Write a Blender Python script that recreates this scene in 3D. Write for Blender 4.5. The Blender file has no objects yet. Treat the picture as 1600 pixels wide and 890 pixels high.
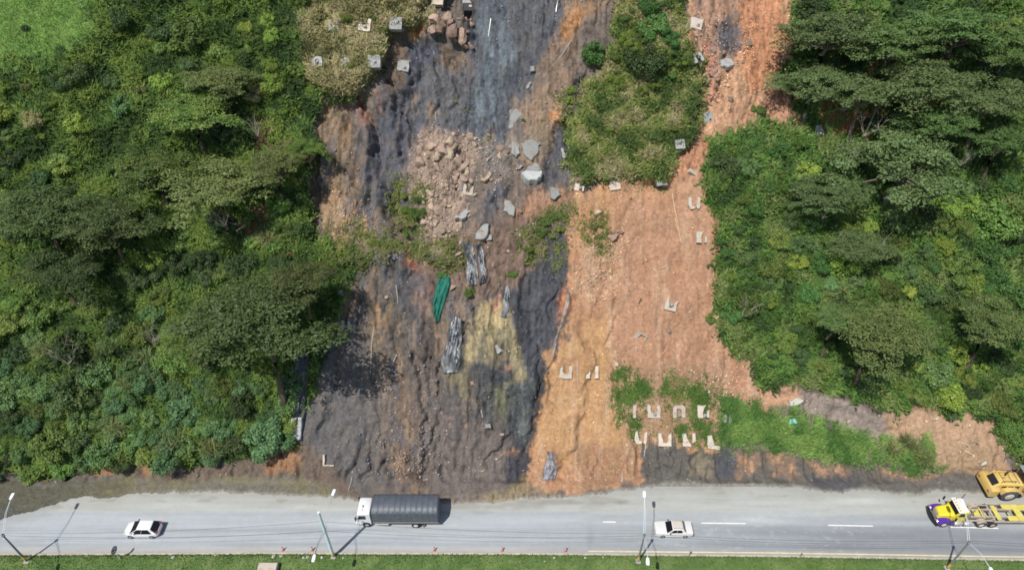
import bpy, math, random
import numpy as np
from mathutils import Vector, Matrix

sc = bpy.context.scene
col = sc.collection
random.seed(7)
rng = np.random.default_rng(11)
R = math.radians

# ---------------------------------------------------------------- camera, sky, sun, exposure
CAM_H, PITCH, FOC = 72.0, 40.6, 1600 * 24.0 / 36.0
cd = bpy.data.cameras.new('camera'); cam = bpy.data.objects.new('camera', cd); col.objects.link(cam)
cam.location = (0, 0, CAM_H); cam.rotation_euler = (R(90 - PITCH), 0, 0)
cd.lens = 24; cd.sensor_width = 36; cd.clip_start = 0.5; cd.clip_end = 5000
sc.camera = cam
SUN = Vector((-2.0, -2.55, 5.7)).normalized()          # towards the sun
w = bpy.data.worlds.new('World'); sc.world = w; w.use_nodes = True
nt = w.node_tree; sky = nt.nodes.new('ShaderNodeTexSky'); sky.sky_type = 'NISHITA'; sky.sun_disc = False
sky.sun_elevation = math.asin(SUN.z); sky.sun_rotation = math.atan2(SUN.x, SUN.y)
nt.links.new(sky.outputs[0], nt.nodes['Background'].inputs[0]); nt.nodes['Background'].inputs[1].default_value = 0.10
sd = bpy.data.lights.new('sun', 'SUN'); sd.energy = 4.5; sd.angle = R(0.5); sd.color = (1.0, 0.955, 0.88)
so = bpy.data.objects.new('sun', sd); col.objects.link(so)
so.rotation_euler = SUN.to_track_quat('Z', 'Y').to_euler()
sc.view_settings.view_transform = 'Standard'; sc.view_settings.look = 'None'
sc.view_settings.exposure = 0.0; sc.view_settings.gamma = 1.0
sc.cycles.max_bounces = 5; sc.cycles.transparent_max_bounces = 4
sc.cycles.filter_width = 1.7

# ---------------------------------------------------------------- small helpers
def lin(c):
    c = np.asarray(c, float) / 255.0
    return np.where(c <= 0.04045, c / 12.92, ((c + 0.055) / 1.055) ** 2.4)
ILLUM = 1.42                                            # how much brighter a sunlit surface reads than its base colour
def alb(c): return lin(c) / ILLUM

_T = np.random.default_rng(3).random((16, 256, 256))
def vnoise(x, y, seed=0):
    T = _T[seed % 16]; off = (seed // 16) * 37
    xi = np.floor(x).astype(int); yi = np.floor(y).astype(int)
    fx = x - xi; fy = y - yi; fx = fx * fx * (3 - 2 * fx); fy = fy * fy * (3 - 2 * fy)
    a = (xi + off) % 256; b = (xi + 1 + off) % 256; c = yi % 256; d = (yi + 1) % 256
    return (T[a, c] * (1 - fx) + T[b, c] * fx) * (1 - fy) + (T[a, d] * (1 - fx) + T[b, d] * fx) * fy
def fbm(x, y, o=4, seed=0, gain=0.5):
    s = 0; amp = 1; tot = 0
    for i in range(o):
        s = s + amp * vnoise(x * 2 ** i + i * 17.3, y * 2 ** i + i * 9.1, seed + i); tot += amp; amp *= gain
    return s / tot
def sstep(a, b, x):
    t = np.clip((x - a) / (b - a), 0, 1); return t * t * (3 - 2 * t)

def poly_sd(P, x, y):
    """signed distance to a closed polygon, negative inside"""
    P = np.asarray(P, float); d = np.full(x.shape, 1e18); ins = np.zeros(x.shape, bool)
    n = len(P)
    for i in range(n):
        ax, ay = P[i]; bx, by = P[(i + 1) % n]
        ex, ey = bx - ax, by - ay
        L = ex * ex + ey * ey + 1e-9
        t = np.clip(((x - ax) * ex + (y - ay) * ey) / L, 0, 1)
        dx = x - ax - t * ex; dy = y - ay - t * ey
        d = np.minimum(d, dx * dx + dy * dy)
        if ay != by:
            c = ((ay > y) != (by > y)) & (x < (bx - ax) * (y - ay) / (by - ay) + ax)
            ins ^= c
    d = np.sqrt(d)
    return np.where(ins, -d, d)

# ---------------------------------------------------------------- survey chart of the hillside
# The site was laid out on an oblique survey chart (u to the right, v down, chart station 72 m above the road).
CT, ST = math.cos(R(PITCH)), math.sin(R(PITCH))
def chart_of(p):
    p = np.asarray(p, float)
    y = p[..., 1]; z = p[..., 2] - CAM_H
    d = y * CT - z * ST; up = y * ST + z * CT
    return 800 + FOC * p[..., 0] / d, 445 - FOC * up / d
def ground_at(u, v, z=0.0):
    """chart point -> level plane at height z"""
    dx = (u - 800) / FOC; dv = (v - 445) / FOC
    t = (CAM_H - z) / (ST + dv * CT)
    return np.array([t * dx, t * (CT - dv * ST), z])
def chart_plane_y(u, v, y):
    dx = (u - 800) / FOC; dv = (v - 445) / FOC
    t = y / (CT - dv * ST)
    return np.array([t * dx, y, CAM_H - t * (ST + dv * CT)])

# profile of the hillside: flat verge, then a slope of 45 degrees, easing high above
TOE_Y = 47.6
_s = np.arange(-20, 420, 0.05)
_a = R(45) * sstep(-1.0, 2.0, _s) - R(22) * sstep(78, 120, _s)
_y = np.cumsum(np.cos(_a)) * 0.05; _y += TOE_Y - np.interp(0, _s, _y)
_z = np.cumsum(np.sin(_a)) * 0.05; _z -= np.interp(-5, _s, _z)
def prof(s): return np.interp(s, _s, _y), np.interp(s, _s, _z), np.interp(s, _s, _a)

# ---------------------------------------------------------------- object helpers
MATS = {}
def link(o): col.objects.link(o); return o
def tag(o, label=None, cat=None, group=None, kind=None):
    if label: o['label'] = label
    if cat: o['category'] = cat
    if group: o['group'] = group
    if kind: o['kind'] = kind
    return o
def thing(name, label, cat, loc=(0, 0, 0), rz=0.0, group=None):
    o = bpy.data.objects.new(name, None); link(o); o.location = loc; o.rotation_euler = (0, 0, rz)
    o.empty_display_size = 0.3
    return tag(o, label, cat, group)
def copy_tree(o, parent=None):
    c = o.copy(); col.objects.link(c)
    if parent: c.parent = parent
    for ch in list(o.children): copy_tree(ch, c)
    return c
def np_mesh(name, V, F, mat, parent=None, smooth=False, colors=None, attrs=None):
    V = np.asarray(V, np.float32); F = np.asarray(F, np.int32); k = F.shape[1]
    me = bpy.data.meshes.new(name)
    me.vertices.add(len(V)); me.vertices.foreach_set('co', V.ravel())
    me.loops.add(F.size); me.loops.foreach_set('vertex_index', F.ravel())
    me.polygons.add(len(F)); me.polygons.foreach_set('loop_start', np.arange(0, F.size, k, dtype=np.int32))
    if smooth: me.polygons.foreach_set('use_smooth', np.ones(len(F), bool))
    me.update(calc_edges=True)
    if colors is not None:
        a = me.attributes.new('Col', 'FLOAT_COLOR', 'POINT')
        a.data.foreach_set('color', np.c_[colors, np.ones(len(colors))].astype(np.float32).ravel())
    for nm, arr in (attrs or {}).items():
        a = me.attributes.new(nm, 'FLOAT', 'POINT'); a.data.foreach_set('value', np.asarray(arr, np.float32).ravel())
    if mat: me.materials.append(mat)
    o = bpy.data.objects.new(name, me); link(o)
    if parent: o.parent = parent
    return o

class MB:
    """collects shapes into ONE mesh"""
    def __init__(s): s.v = []; s.f = []
    def add(s, vs, fs):
        b = len(s.v); s.v += [tuple(map(float, p)) for p in vs]; s.f += [tuple(b + i for i in f) for f in fs]; return s
    def box(s, x0, x1, y0, y1, z0, z1, bev=0.0, M=None):
        if bev <= 0:
            vs = [(x, y, z) for z in (z0, z1) for x, y in ((x0, y0), (x1, y0), (x1, y1), (x0, y1))]
            fs = [(3, 2, 1, 0), (4, 5, 6, 7)] + [(i, (i + 1) % 4, 4 + (i + 1) % 4, 4 + i) for i in range(4)]
        else:
            rings = []
            for z, ins in ((z0, bev), (z0 + bev, 0), (z1 - bev, 0), (z1, bev)):
                a0, a1, b0, b1 = x0 + ins, x1 - ins, y0 + ins, y1 - ins; c = bev
                rings.append([(a0 + c, b0, z), (a1 - c, b0, z), (a1, b0 + c, z), (a1, b1 - c, z), (a1 - c, b1, z), (a0 + c, b1, z), (a0, b1 - c, z), (a0, b0 + c, z)])
            return s.loft(rings, M)
        if M is not None: vs = [M @ Vector(p) for p in vs]
        return s.add(vs, fs)
    def loft(s, rings, M=None, closed=True, cap=True):
        n = len(rings[0]); vs = [p for r in rings for p in r]; fs = []
        for i in range(len(rings) - 1):
            for j in range(n if closed else n - 1):
                k = (j + 1) % n
                fs.append((i * n + j, i * n + k, (i + 1) * n + k, (i + 1) * n + j))
        if cap: fs += [tuple(range(n - 1, -1, -1)), tuple(range((len(rings) - 1) * n, len(rings) * n))]
        if M is not None: vs = [M @ Vector(p) for p in vs]
        return s.add(vs, fs)
    def tube(s, pts, rad, n=8, cap=True):
        pts = [Vector(p) for p in pts]; rings = []
        if not hasattr(rad, '__len__'): rad = [rad] * len(pts)
        for i, p in enumerate(pts):
            d = (pts[min(i + 1, len(pts) - 1)] - pts[max(i - 1, 0)]).normalized()
            a = d.cross(Vector((0, 0, 1)))
            if a.length < 1e-3: a = d.cross(Vector((0, 1, 0)))
            a.normalize(); b = d.cross(a).normalized()
            rings.append([p + (a * math.cos(t) + b * math.sin(t)) * rad[i] for t in [2 * math.pi * k / n for k in range(n)]])
        return s.loft(rings, cap=cap)
    def prism(s, poly, z0, z1, M=None):
        n = len(poly)
        return s.loft([[(x, y, z0) for x, y in poly], [(x, y, z1) for x, y in poly]], M)
    def build(s, name, mat, parent=None, smooth=False):
        me = bpy.data.meshes.new(name); me.from_pydata(s.v, [], s.f); me.update()
        import bmesh
        bm = bmesh.new(); bm.from_mesh(me); bmesh.ops.recalc_face_normals(bm, faces=bm.faces)
        bm.to_mesh(me); bm.free()
        if smooth:
            me.polygons.foreach_set('use_smooth', np.ones(len(me.polygons), bool))
            me.set_sharp_from_angle(angle=R(40))
        if mat: me.materials.append(mat)
        o = bpy.data.objects.new(name, me); link(o)
        if parent: o.parent = parent
        return o

# ---------------------------------------------------------------- materials
def material(name, color=None, rough=0.7, metal=0.0, noise=0.0, nscale=6.0, bump=0.0, bscale=8.0, attr=None, spec=0.4,
             jitter=0.0, coat=0.0, color2=None, objvar=0.0, wet=None, translucent=0.0, island=0.0, stretch=None):
    m = bpy.data.materials.new(name); m.use_nodes = True; t = m.node_tree; N = t.nodes; L = t.links
    b = N['Principled BSDF']; b.inputs['Roughness'].default_value = rough; b.inputs['Metallic'].default_value = metal
    b.inputs['Specular IOR Level'].default_value = spec; b.inputs['Coat Weight'].default_value = coat
    tc = N.new('ShaderNodeTexCoord'); src = tc.outputs['Object']
    if stretch:
        mp = N.new('ShaderNodeMapping'); mp.inputs['Scale'].default_value = stretch; L.new(src, mp.inputs[0]); src = mp.outputs[0]
    def rgb(c):
        n = N.new('ShaderNodeRGB'); n.outputs[0].default_value = (*c, 1); return n.outputs[0]
    if attr:
        a = N.new('ShaderNodeAttribute'); a.attribute_name = attr; c = a.outputs['Color']
    else: c = rgb(color)
    if color2 is not None:
        n = N.new('ShaderNodeTexNoise'); n.inputs['Scale'].default_value = nscale; n.inputs['Detail'].default_value = 5; L.new(src, n.inputs['Vector'])
        r = N.new('ShaderNodeMapRange'); r.inputs[1].default_value = 0.4; r.inputs[2].default_value = 0.62; L.new(n.outputs[0], r.inputs[0])
        mx = N.new('ShaderNodeMixRGB'); L.new(r.outputs[0], mx.inputs[0]); L.new(c, mx.inputs[1]); L.new(rgb(color2), mx.inputs[2]); c = mx.outputs[0]
    def mult(c, fac_socket, lo, hi):
        r = N.new('ShaderNodeMapRange'); r.inputs[3].default_value = lo; r.inputs[4].default_value = hi; L.new(fac_socket, r.inputs[0])
        mx = N.new('ShaderNodeMixRGB'); mx.blend_type = 'MULTIPLY'; mx.inputs[0].default_value = 1; L.new(c, mx.inputs[1])
        L.new(r.outputs[0], mx.inputs[2]); return mx.outputs[0]
    if noise:
        n = N.new('ShaderNodeTexNoise'); n.inputs['Scale'].default_value = nscale; n.inputs['Detail'].default_value = 6; n.inputs['Roughness'].default_value = 0.65
        L.new(src, n.inputs['Vector'])
        r = N.new('ShaderNodeMapRange'); r.inputs[1].default_value = 0.25; r.inputs[2].default_value = 0.75; L.new(n.outputs[0], r.inputs[0])
        c = mult(c, r.outputs[0], 1 - noise, 1 + noise)
    if island:
        g = N.new('ShaderNodeNewGeometry'); c = mult(c, g.outputs['Random Per Island'], 1 - island, 1 + island)
    if objvar:
        oi = N.new('ShaderNodeObjectInfo')
        h = N.new('ShaderNodeHueSaturation'); L.new(c, h.inputs['Color'])
        r = N.new('ShaderNodeMapRange'); r.inputs[3].default_value = 0.5 - objvar * 0.11; r.inputs[4].default_value = 0.5 + objvar * 0.06; L.new(oi.outputs['Random'], r.inputs[0]); L.new(r.outputs[0], h.inputs['Hue'])
        wn = N.new('ShaderNodeTexWhiteNoise'); wn.noise_dimensions = '1D'; L.new(oi.outputs['Random'], wn.inputs['W'])
        r2 = N.new('ShaderNodeMapRange'); r2.inputs[3].default_value = 1 - objvar * 1.5; r2.inputs[4].default_value = 1 + objvar * 1.3; L.new(wn.outputs['Value'], r2.inputs[0]); L.new(r2.outputs[0], h.inputs['Value'])
        c = h.outputs[0]
    L.new(c, b.inputs['Base Color'])
    if bump:
        n = N.new('ShaderNodeTexNoise'); n.inputs['Scale'].default_value = bscale; n.inputs['Detail'].default_value = 8; n.inputs['Roughness'].default_value = 0.7; L.new(src, n.inputs['Vector'])
        bp = N.new('ShaderNodeBump'); bp.inputs['Strength'].default_value = 1.0; bp.inputs['Distance'].default_value = bump; L.new(n.outputs[0], bp.inputs['Height']); L.new(bp.outputs[0], b.inputs['Normal'])
    if wet:
        a = N.new('ShaderNodeAttribute'); a.attribute_name = wet
        r = N.new('ShaderNodeMapRange'); r.inputs[3].default_value = rough; r.inputs[4].default_value = 0.3; L.new(a.outputs['Fac'], r.inputs[0]); L.new(r.outputs[0], b.inputs['Roughness'])
    if translucent:
        tr = N.new('ShaderNodeBsdfTranslucent'); L.new(c, tr.inputs['Color'])
        mxs = N.new('ShaderNodeMixShader'); mxs.inputs[0].default_value = translucent
        L.new(b.outputs[0], mxs.inputs[1]); L.new(tr.outputs[0], mxs.inputs[2]); L.new(mxs.outputs[0], N['Material Output'].inputs[0])
    return m

M_terrain = material('hillside_soil', attr='Col', rough=0.95, noise=0.34, nscale=2.6, bump=0.16, bscale=3.4, wet='wet', spec=0.25)
M_road = material('dusty_asphalt', attr='Col', rough=0.9, noise=0.05, nscale=6, bump=0.004, bscale=30, spec=0.2)
M_paint = material('road_paint', (0.72, 0.72, 0.70), 0.7, noise=0.15, nscale=2)
M_paint_y = material('worn_edge_paint', (0.62, 0.55, 0.36), 0.8, noise=0.25, nscale=1.5)
M_kerb = material('kerb_concrete', (0.42, 0.39, 0.33), 0.9, noise=0.3, nscale=1.2, bump=0.01)
M_lawn = material('lawn_ground', alb((100, 132, 70)), 0.95, color2=alb((120, 142, 84)), nscale=0.5, noise=0.2, bump=0.05, bscale=4)
M_conc = material('anchor_concrete', (0.58, 0.525, 0.455), 0.9, color2=(.40, .31, .23), noise=0.35, nscale=1.5, bump=0.02, bscale=9, objvar=0.12)
M_conc_grey = material('grey_concrete', (0.33, 0.33, 0.32), 0.9, noise=0.3, nscale=2, bump=0.03, bscale=6, objvar=0.1)
M_slab = material('shotcrete_slab', (0.33, 0.34, 0.335), 0.95, color2=(.24, .215, .185), noise=0.35, nscale=1.3, bump=0.12, bscale=3, objvar=0.12)
M_rock = material('tan_rock', alb((206, 184, 162)), 0.9, color2=alb((170, 146, 128)), nscale=2.0, noise=0.25, bump=0.08, bscale=3, objvar=0.25)
M_rock_red = material('reddish_rock', alb((192, 164, 146)), 0.9, color2=alb((150, 122, 106)), nscale=2.0, noise=0.25, bump=0.08, bscale=3, objvar=0.22)
M_stone_pale = material('pale_stone', (0.50, 0.50, 0.42), 0.9, noise=0.2, nscale=5, objvar=0.1)
M_gravel = material('gravel_stones', attr='Col', rough=0.9, island=0.25)
M_bark = material('bark', (0.11, 0.085, 0.06), 0.95, noise=0.4, nscale=3, bump=0.03)
M_bark_pale = material('pale_bark', (0.30, 0.27, 0.22), 0.95, noise=0.3, nscale=3, bump=0.02)
M_wood = material('weathered_wood', (0.46, 0.40, 0.33), 0.9, noise=0.3, nscale=4)
M_wood_tan = material('fresh_wood', (0.55, 0.40, 0.25), 0.9, noise=0.3, nscale=4)
def leafmat(name, c, isl=0.35, ov=0.25, tr=0.22, rough=0.55, c2=None): return material(name, c, rough, island=isl, objvar=ov, translucent=tr, spec=0.3, color2=c2, nscale=0.45)
M_leaf_olive = leafmat('olive_leaves', (0.140, 0.190, 0.060), 0.3, 0.28, c2=(0.110, 0.165, 0.052))
M_leaf_dark = leafmat('dark_leaves', (0.056, 0.103, 0.033), 0.35, 0.25)
M_leaf_mid = leafmat('mid_green_leaves', (0.119, 0.206, 0.048), 0.35, 0.28, c2=(0.162, 0.236, 0.051))
M_leaf_blue = leafmat('blue_green_leaves', (0.108, 0.198, 0.072), 0.35, 0.22, c2=(0.135, 0.223, 0.061))
M_leaf_lime = leafmat('lime_leaves', (0.215, 0.312, 0.055), 0.3, 0.22)
M_leaf_dry = leafmat('dry_scrub_leaves', (0.273, 0.260, 0.111), 0.3, 0.2)
M_tuft = material('undergrowth_leaves', attr='Col', rough=0.7, island=0.3, translucent=0.2, spec=0.2)
M_tyre = material('tyre_rubber', (0.025, 0.025, 0.026), 0.85)
M_tyre_dusty = material('dusty_rubber', (0.085, 0.08, 0.078), 0.95, noise=0.25, nscale=3)
M_rim = material('wheel_rim', (0.45, 0.45, 0.46), 0.35, metal=0.6)
M_rim_white = material('dusty_rim', (0.62, 0.58, 0.52), 0.6)
M_white = material('white_car_paint', (0.76, 0.76, 0.78), 0.3, coat=0.5, spec=0.5, noise=0.06, nscale=1.2)
M_cream = material('pale_silver_paint', (0.66, 0.66, 0.645), 0.4, coat=0.3, noise=0.05, nscale=2)
M_glass = material('dark_glass', (0.012, 0.012, 0.018), 0.08, spec=0.6)
M_black = material('black_plastic', (0.02, 0.02, 0.022), 0.5)
M_grey_metal = material('grey_metal', (0.28, 0.28, 0.29), 0.5, metal=0.4, noise=0.2, nscale=3)
M_alu = material('dusty_aluminium', (0.56, 0.54, 0.52), 0.4, metal=0.5, noise=0.15, nscale=2)
M_red = material('red_lamp', (0.45, 0.03, 0.03), 0.3)
M_lamp_glass = material('headlamp_glass', (0.55, 0.57, 0.6), 0.1)
M_amber = material('amber_lamp', (0.70, 0.28, 0.03), 0.35)
M_tarp = material('dark_truck_tarpaulin', (0.085, 0.100, 0.122), 0.48, noise=0.22, nscale=1.4, bump=0.03, bscale=2.5, spec=0.5)
M_yellow = material('yellow_truck_paint', (0.74, 0.62, 0.04), 0.35, coat=0.3, noise=0.08, nscale=2)
M_yellow_lo = material('loader_paint', (0.72, 0.49, 0.13), 0.6, color2=(.50, .37, .16), noise=0.2, nscale=1.4)
M_purple = material('purple_paint', (0.09, 0.03, 0.30), 0.25, coat=0.5)
M_beige = material('dusty_beige_steel', (0.42, 0.35, 0.28), 0.85, noise=0.3, nscale=1.6)
M_deck = material('worn_yellow_deck', (0.60, 0.52, 0.12), 0.8, noise=0.25, nscale=1.2)
M_pole = material('galvanised_pole', (0.62, 0.72, 0.76), 0.7, metal=0.0, noise=0.1, nscale=2)
M_pole_dark = material('dark_grey_pole', (0.20, 0.21, 0.21), 0.6, noise=0.15, nscale=2)  # darker grey for the three shorter lamp posts
M_yellow_band = material('yellow_band', (0.62, 0.42, 0.05), 0.7, noise=0.2, nscale=5)
M_lampwhite = material('white_lamp_housing', (0.80, 0.81, 0.82), 0.4)
M_cone = material('faded_red_plastic', (0.50, 0.14, 0.12), 0.6)
M_conewhite = material('reflective_white', (0.78, 0.70, 0.68), 0.5)
M_green_tarp = material('green_shade_cloth', (0.012, 0.135, 0.098), 0.75, noise=0.25, nscale=2.0, bump=0.03, bscale=4)
M_plastic = material('grey_black_plastic_painted_glints', (0.060, 0.064, 0.074), 0.24, color2=(0.30, 0.31, 0.33), nscale=0.9, bump=0.14, bscale=1.2, spec=1.0, stretch=(1.6, .6, .6))  # grey second colour also paints silver highlights onto the black plastic
M_plastic_pale = material('pale_plastic_sheet', (0.34, 0.37, 0.43), 0.4, color2=(0.50, 0.44, 0.38), nscale=1.0, bump=0.08, bscale=2, spec=0.6)
M_plastic_dark = material('dark_plastic_sheet', (0.035, 0.042, 0.06), 0.35, color2=(0.012, 0.012, 0.015), nscale=0.8, bump=0.08, bscale=2, spec=0.7)
M_cable = material('black_cable', (0.03, 0.03, 0.03), 0.6)
M_signwhite = material('sign_white', (0.62, 0.62, 0.64), 0.5)
M_signdark = material('sign_ring', (0.10, 0.06, 0.08), 0.5)
# ================================================================ the hillside
fx = np.arange(-71, 71.01, 0.15); g = np.cumsum(0.15 * 1.12 ** np.arange(1, 52))
XS = np.r_[(-71 - g)[::-1], fx, 71 + g]
fs = np.arange(-8.5, 67, 0.15); g2 = np.cumsum(0.15 * 1.12 ** np.arange(1, 45))
SS = np.r_[fs, 67 + g2]; SS = SS[SS < 400]
X, S = np.meshgrid(XS, SS)
Y0, Z0, A0 = prof(S)
B0 = np.stack([X, Y0, Z0], -1); NRM = np.stack([0 * X, -np.sin(A0), np.cos(A0)], -1)
U0, V0 = chart_of(B0)
far = (np.abs(X) > 72) | (S > 68)

# ---- outlines of the zones on the survey chart
Z_LEFT = [(-900, -900), (690, -900), (690, 0), (668, 28), (610, 62), (594, 108), (562, 150), (505, 162), (482, 190), (500, 240), (476, 285), (490, 330), (500, 372), (528, 400), (548, 436), (520, 480), (500, 560), (470, 640), (458, 688), (400, 706), (250, 724), (100, 738), (-900, 748)]
Z_DRY = [(470, -60), (700, -60), (690, 0), (665, 28), (606, 62), (594, 108), (566, 145), (520, 150), (478, 115), (470, 50)]
Z_RIGHT = [(1235, -900), (1240, 60), (1228, 130), (1262, 196), (1190, 196), (1112, 222), (1105, 290), (1120, 350), (1120, 450), (1132, 520), (1180, 566), (1200, 596), (1248, 600), (1304, 612), (1382, 640), (1450, 636), (1540, 648), (1574, 698), (1606, 738), (2600, 740), (2600, -900)]
Z_MID = [(960, -200), (1052, -200), (1058, 0), (1078, 60), (1094, 122), (1086, 200), (1052, 250), (1046, 284), (980, 280), (892, 286), (884, 222), (896, 172), (914, 132), (948, 112), (958, 50), (968, 10)]
Z_CHUTE = [(748, -200), (905, -200), (898, 0), (880, 45), (832, 130), (800, 185), (788, 232), (700, 214), (645, 214), (628, 260), (612, 335), (575, 265), (585, 190), (640, 130), (645, 62), (700, 90), (735, 40)]
Z_BANDR = [(905, 112), (928, 128), (892, 196), (888, 262), (850, 300), (846, 262), (866, 205)]
Z_ORANGE = [(892, 312), (985, 280), (1048, 284), (1098, 270), (1120, 350), (1122, 450), (1134, 520), (1184, 584), (1258, 618), (1180, 640), (1120, 700), (1000, 690), (1003, 754), (905, 770), (832, 766), (822, 722), (846, 622), (850, 562), (878, 520), (890, 450), (886, 384)]
Z_BLACK = [(800, 452), (826, 420), (880, 352), (884, 460), (872, 530), (846, 556), (850, 622), (834, 700), (826, 752), (790, 764), (772, 700), (756, 660), (700, 690), (684, 610), (722, 518), (758, 476)]
Z_GRASSBANK = [(1134, 628), (1190, 644), (1246, 650), (1290, 672), (1365, 704), (1415, 702), (1442, 698), (1462, 732), (1390, 726), (1310, 710), (1230, 696), (1134, 688)]
Z_TOE_R = [(1000, 692), (1120, 696), (1230, 702), (1310, 718), (1480, 742), (1600, 748), (1900, 748), (1900, 900), (1000, 900)]
Z_TOE_L = [(-900, 742), (100, 736), (250, 722), (400, 704), (470, 690), (560, 760), (560, 900), (-900, 900)]
MUD_EDGE = [(-600, 880), (-60, 834), (0, 812), (60, 797), (104, 781), (140, 776), (172, 778), (200, 771), (300, 769), (400, 773), (500, 776), (548, 780), (620, 790), (705, 787), (765, 785), (800, 782), (850, 778), (920, 775), (962, 768), (1010, 762), (1060, 757), (1100, 760), (1180, 758), (1240, 763), (1300, 771), (1342, 767), (1420, 773), (1470, 768), (1530, 772), (1620, 774), (2400, 790)]

def warp(U, V, a1, a2, seed=0):
    return (U + a1 * (fbm(U / 60, V / 60, 3, 20 + seed) - .5) * 2 + a2 * (fbm(U / 12, V / 12, 3, 30 + seed) - .5) * 2,
            V + a1 * (fbm(U / 60, V / 60, 3, 40 + seed) - .5) * 2 + a2 * (fbm(U / 12, V / 12, 3, 50 + seed) - .5) * 2)
def zone(P, UU, VV, blend):
    P = np.asarray(P, float); out = np.zeros(UU.shape)
    m = (UU > P[:, 0].min() - blend * 2) & (UU < P[:, 0].max() + blend * 2) & (VV > P[:, 1].min() - blend * 2) & (VV < P[:, 1].max() + blend * 2)
    if m.any(): out[m] = sstep(blend, -blend, poly_sd(P, UU[m], VV[m]))
    return out

# ---- relief
wu, wv = warp(U0, V0, 10, 8)
fall = V0                                                 # down the slope
H = (fbm(X / 9, S / 9, 4, 1) - .5) * 2.2 + (fbm(X / 2.2, S / 3.0, 4, 5) - .5) * 0.75
Xw = X + 1.6 * (fbm(X / 5, S / 5, 3, 61) - .5) * 2 + .5 * (fbm(X / 1.2, S / 1.5, 3, 63) - .5) * 2
rill = 1 - np.abs(fbm(Xw / 2.6, S / 13, 4, 7) - .5) * 2
rill2 = 1 - np.abs(fbm(Xw / 1.1, S / 4.5, 4, 9) - .5) * 2
rmod = sstep(.38, .62, fbm(X / 7, S / 8, 3, 65)) * (1 - .6 * zone(Z_ORANGE, U0, V0, 12))
veg0 = np.maximum.reduce([zone(P, wu, wv, 8) for P in (Z_LEFT, Z_RIGHT, Z_MID)])
bare = 1 - veg0
H += bare * ((rill ** 4 - .5) * -0.85 * rmod + (rill2 ** 4 - .5) * -0.26 * (.3 + rmod) * (1 - .65 * zone(Z_ORANGE, U0, V0, 12)) + (np.abs(fbm(X / .9, S / 1.1, 4, 12) - .5) * -1.3 + .2) * (.30 - .14 * zone(Z_ORANGE, U0, V0, 12)))
H += zone(Z_LEFT, wu, wv, 6) * 0.9 + zone(Z_DRY, wu, wv, 3) * 1.2
H += zone(Z_MID, wu, wv, 5) * 1.1 + zone(Z_RIGHT, wu, wv, 8) * 0.5
H -= zone(Z_CHUTE, wu, wv, 14) * 1.1 + zone(Z_BANDR, wu, wv, 8) * 0.8
H -= zone([(500, 165), (590, 150), (640, 150), (640, 330), (610, 345), (575, 300), (510, 250)], wu, wv, 10) * 0.6
H -= zone([(606, 300), (622, 300), (630, 340), (646, 380), (640, 400), (618, 372), (604, 330)], wu, wv, 6) * 0.9
H += zone([(650, 205), (790, 210), (800, 300), (760, 380), (690, 400), (660, 330), (650, 270)], wu, wv, 25) * 0.6
H += zone([(665, 15), (735, 28), (735, 80), (690, 60), (660, 50)], wu, wv, 8) * 0.8
H -= zone([(664, -30), (735, -30), (740, 24), (700, 10), (672, 24), (658, 30)], wu, wv, 5) * 2.6
H += zone([(852, 562), (884, 505), (930, 560), (900, 700), (850, 740), (828, 720), (848, 622)], wu, wv, 6) * 0.7
H -= zone(Z_BLACK, wu, wv, 12) * 0.5
H += 1.5 * np.exp(-(((U0 - 766) / 45) ** 2)) * sstep(455, 500, V0) * sstep(720, 560, V0)
H += 0.9 * np.exp(-(((U0 - 640) / 60) ** 2)) * sstep(560, 700, V0) * sstep(775, 745, V0)
H += 0.8 * np.exp(-(((V0 - 402) / 16) ** 2)) * sstep(480, 540, U0) * sstep(740, 690, U0)
H -= 0.55 * zone([(660, 560), (668, 640), (676, 720), (690, 760), (700, 760), (690, 700), (680, 620), (672, 560)], wu, wv, 5)
H -= 0.5 * zone([(1104, 40), (1150, 40), (1150, 110), (1104, 100)], wu, wv, 10)
crag = np.maximum(zone(Z_CHUTE, wu, wv, 10), np.maximum(zone(Z_BLACK, wu, wv, 8), zone(Z_BANDR, wu, wv, 6)))
H += (crag * (.38 - .24 * zone(Z_CHUTE, wu, wv, 10)) + bare * .12) * (np.abs(fbm(X / 1.3, S / 2.4, 4, 15) - .5) * -1.6 + .3)
H += zone([(495, 160), (640, 140), (650, 200), (625, 340), (520, 300)], wu, wv, 12) * (np.abs(fbm(X / 1.6, S / 3.2, 4, 25) - .5) * -2.8 + .4)
def line_d(P, u, v):
    d = np.full(u.shape, 1e9)
    for (ax, ay), (bx, by) in zip(P[:-1], P[1:]):
        ex, ey = bx - ax, by - ay; t = np.clip(((u - ax) * ex + (v - ay) * ey) / (ex * ex + ey * ey), 0, 1); d = np.minimum(d, np.hypot(u - ax - t * ex, v - ay - t * ey))
    return d
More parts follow.
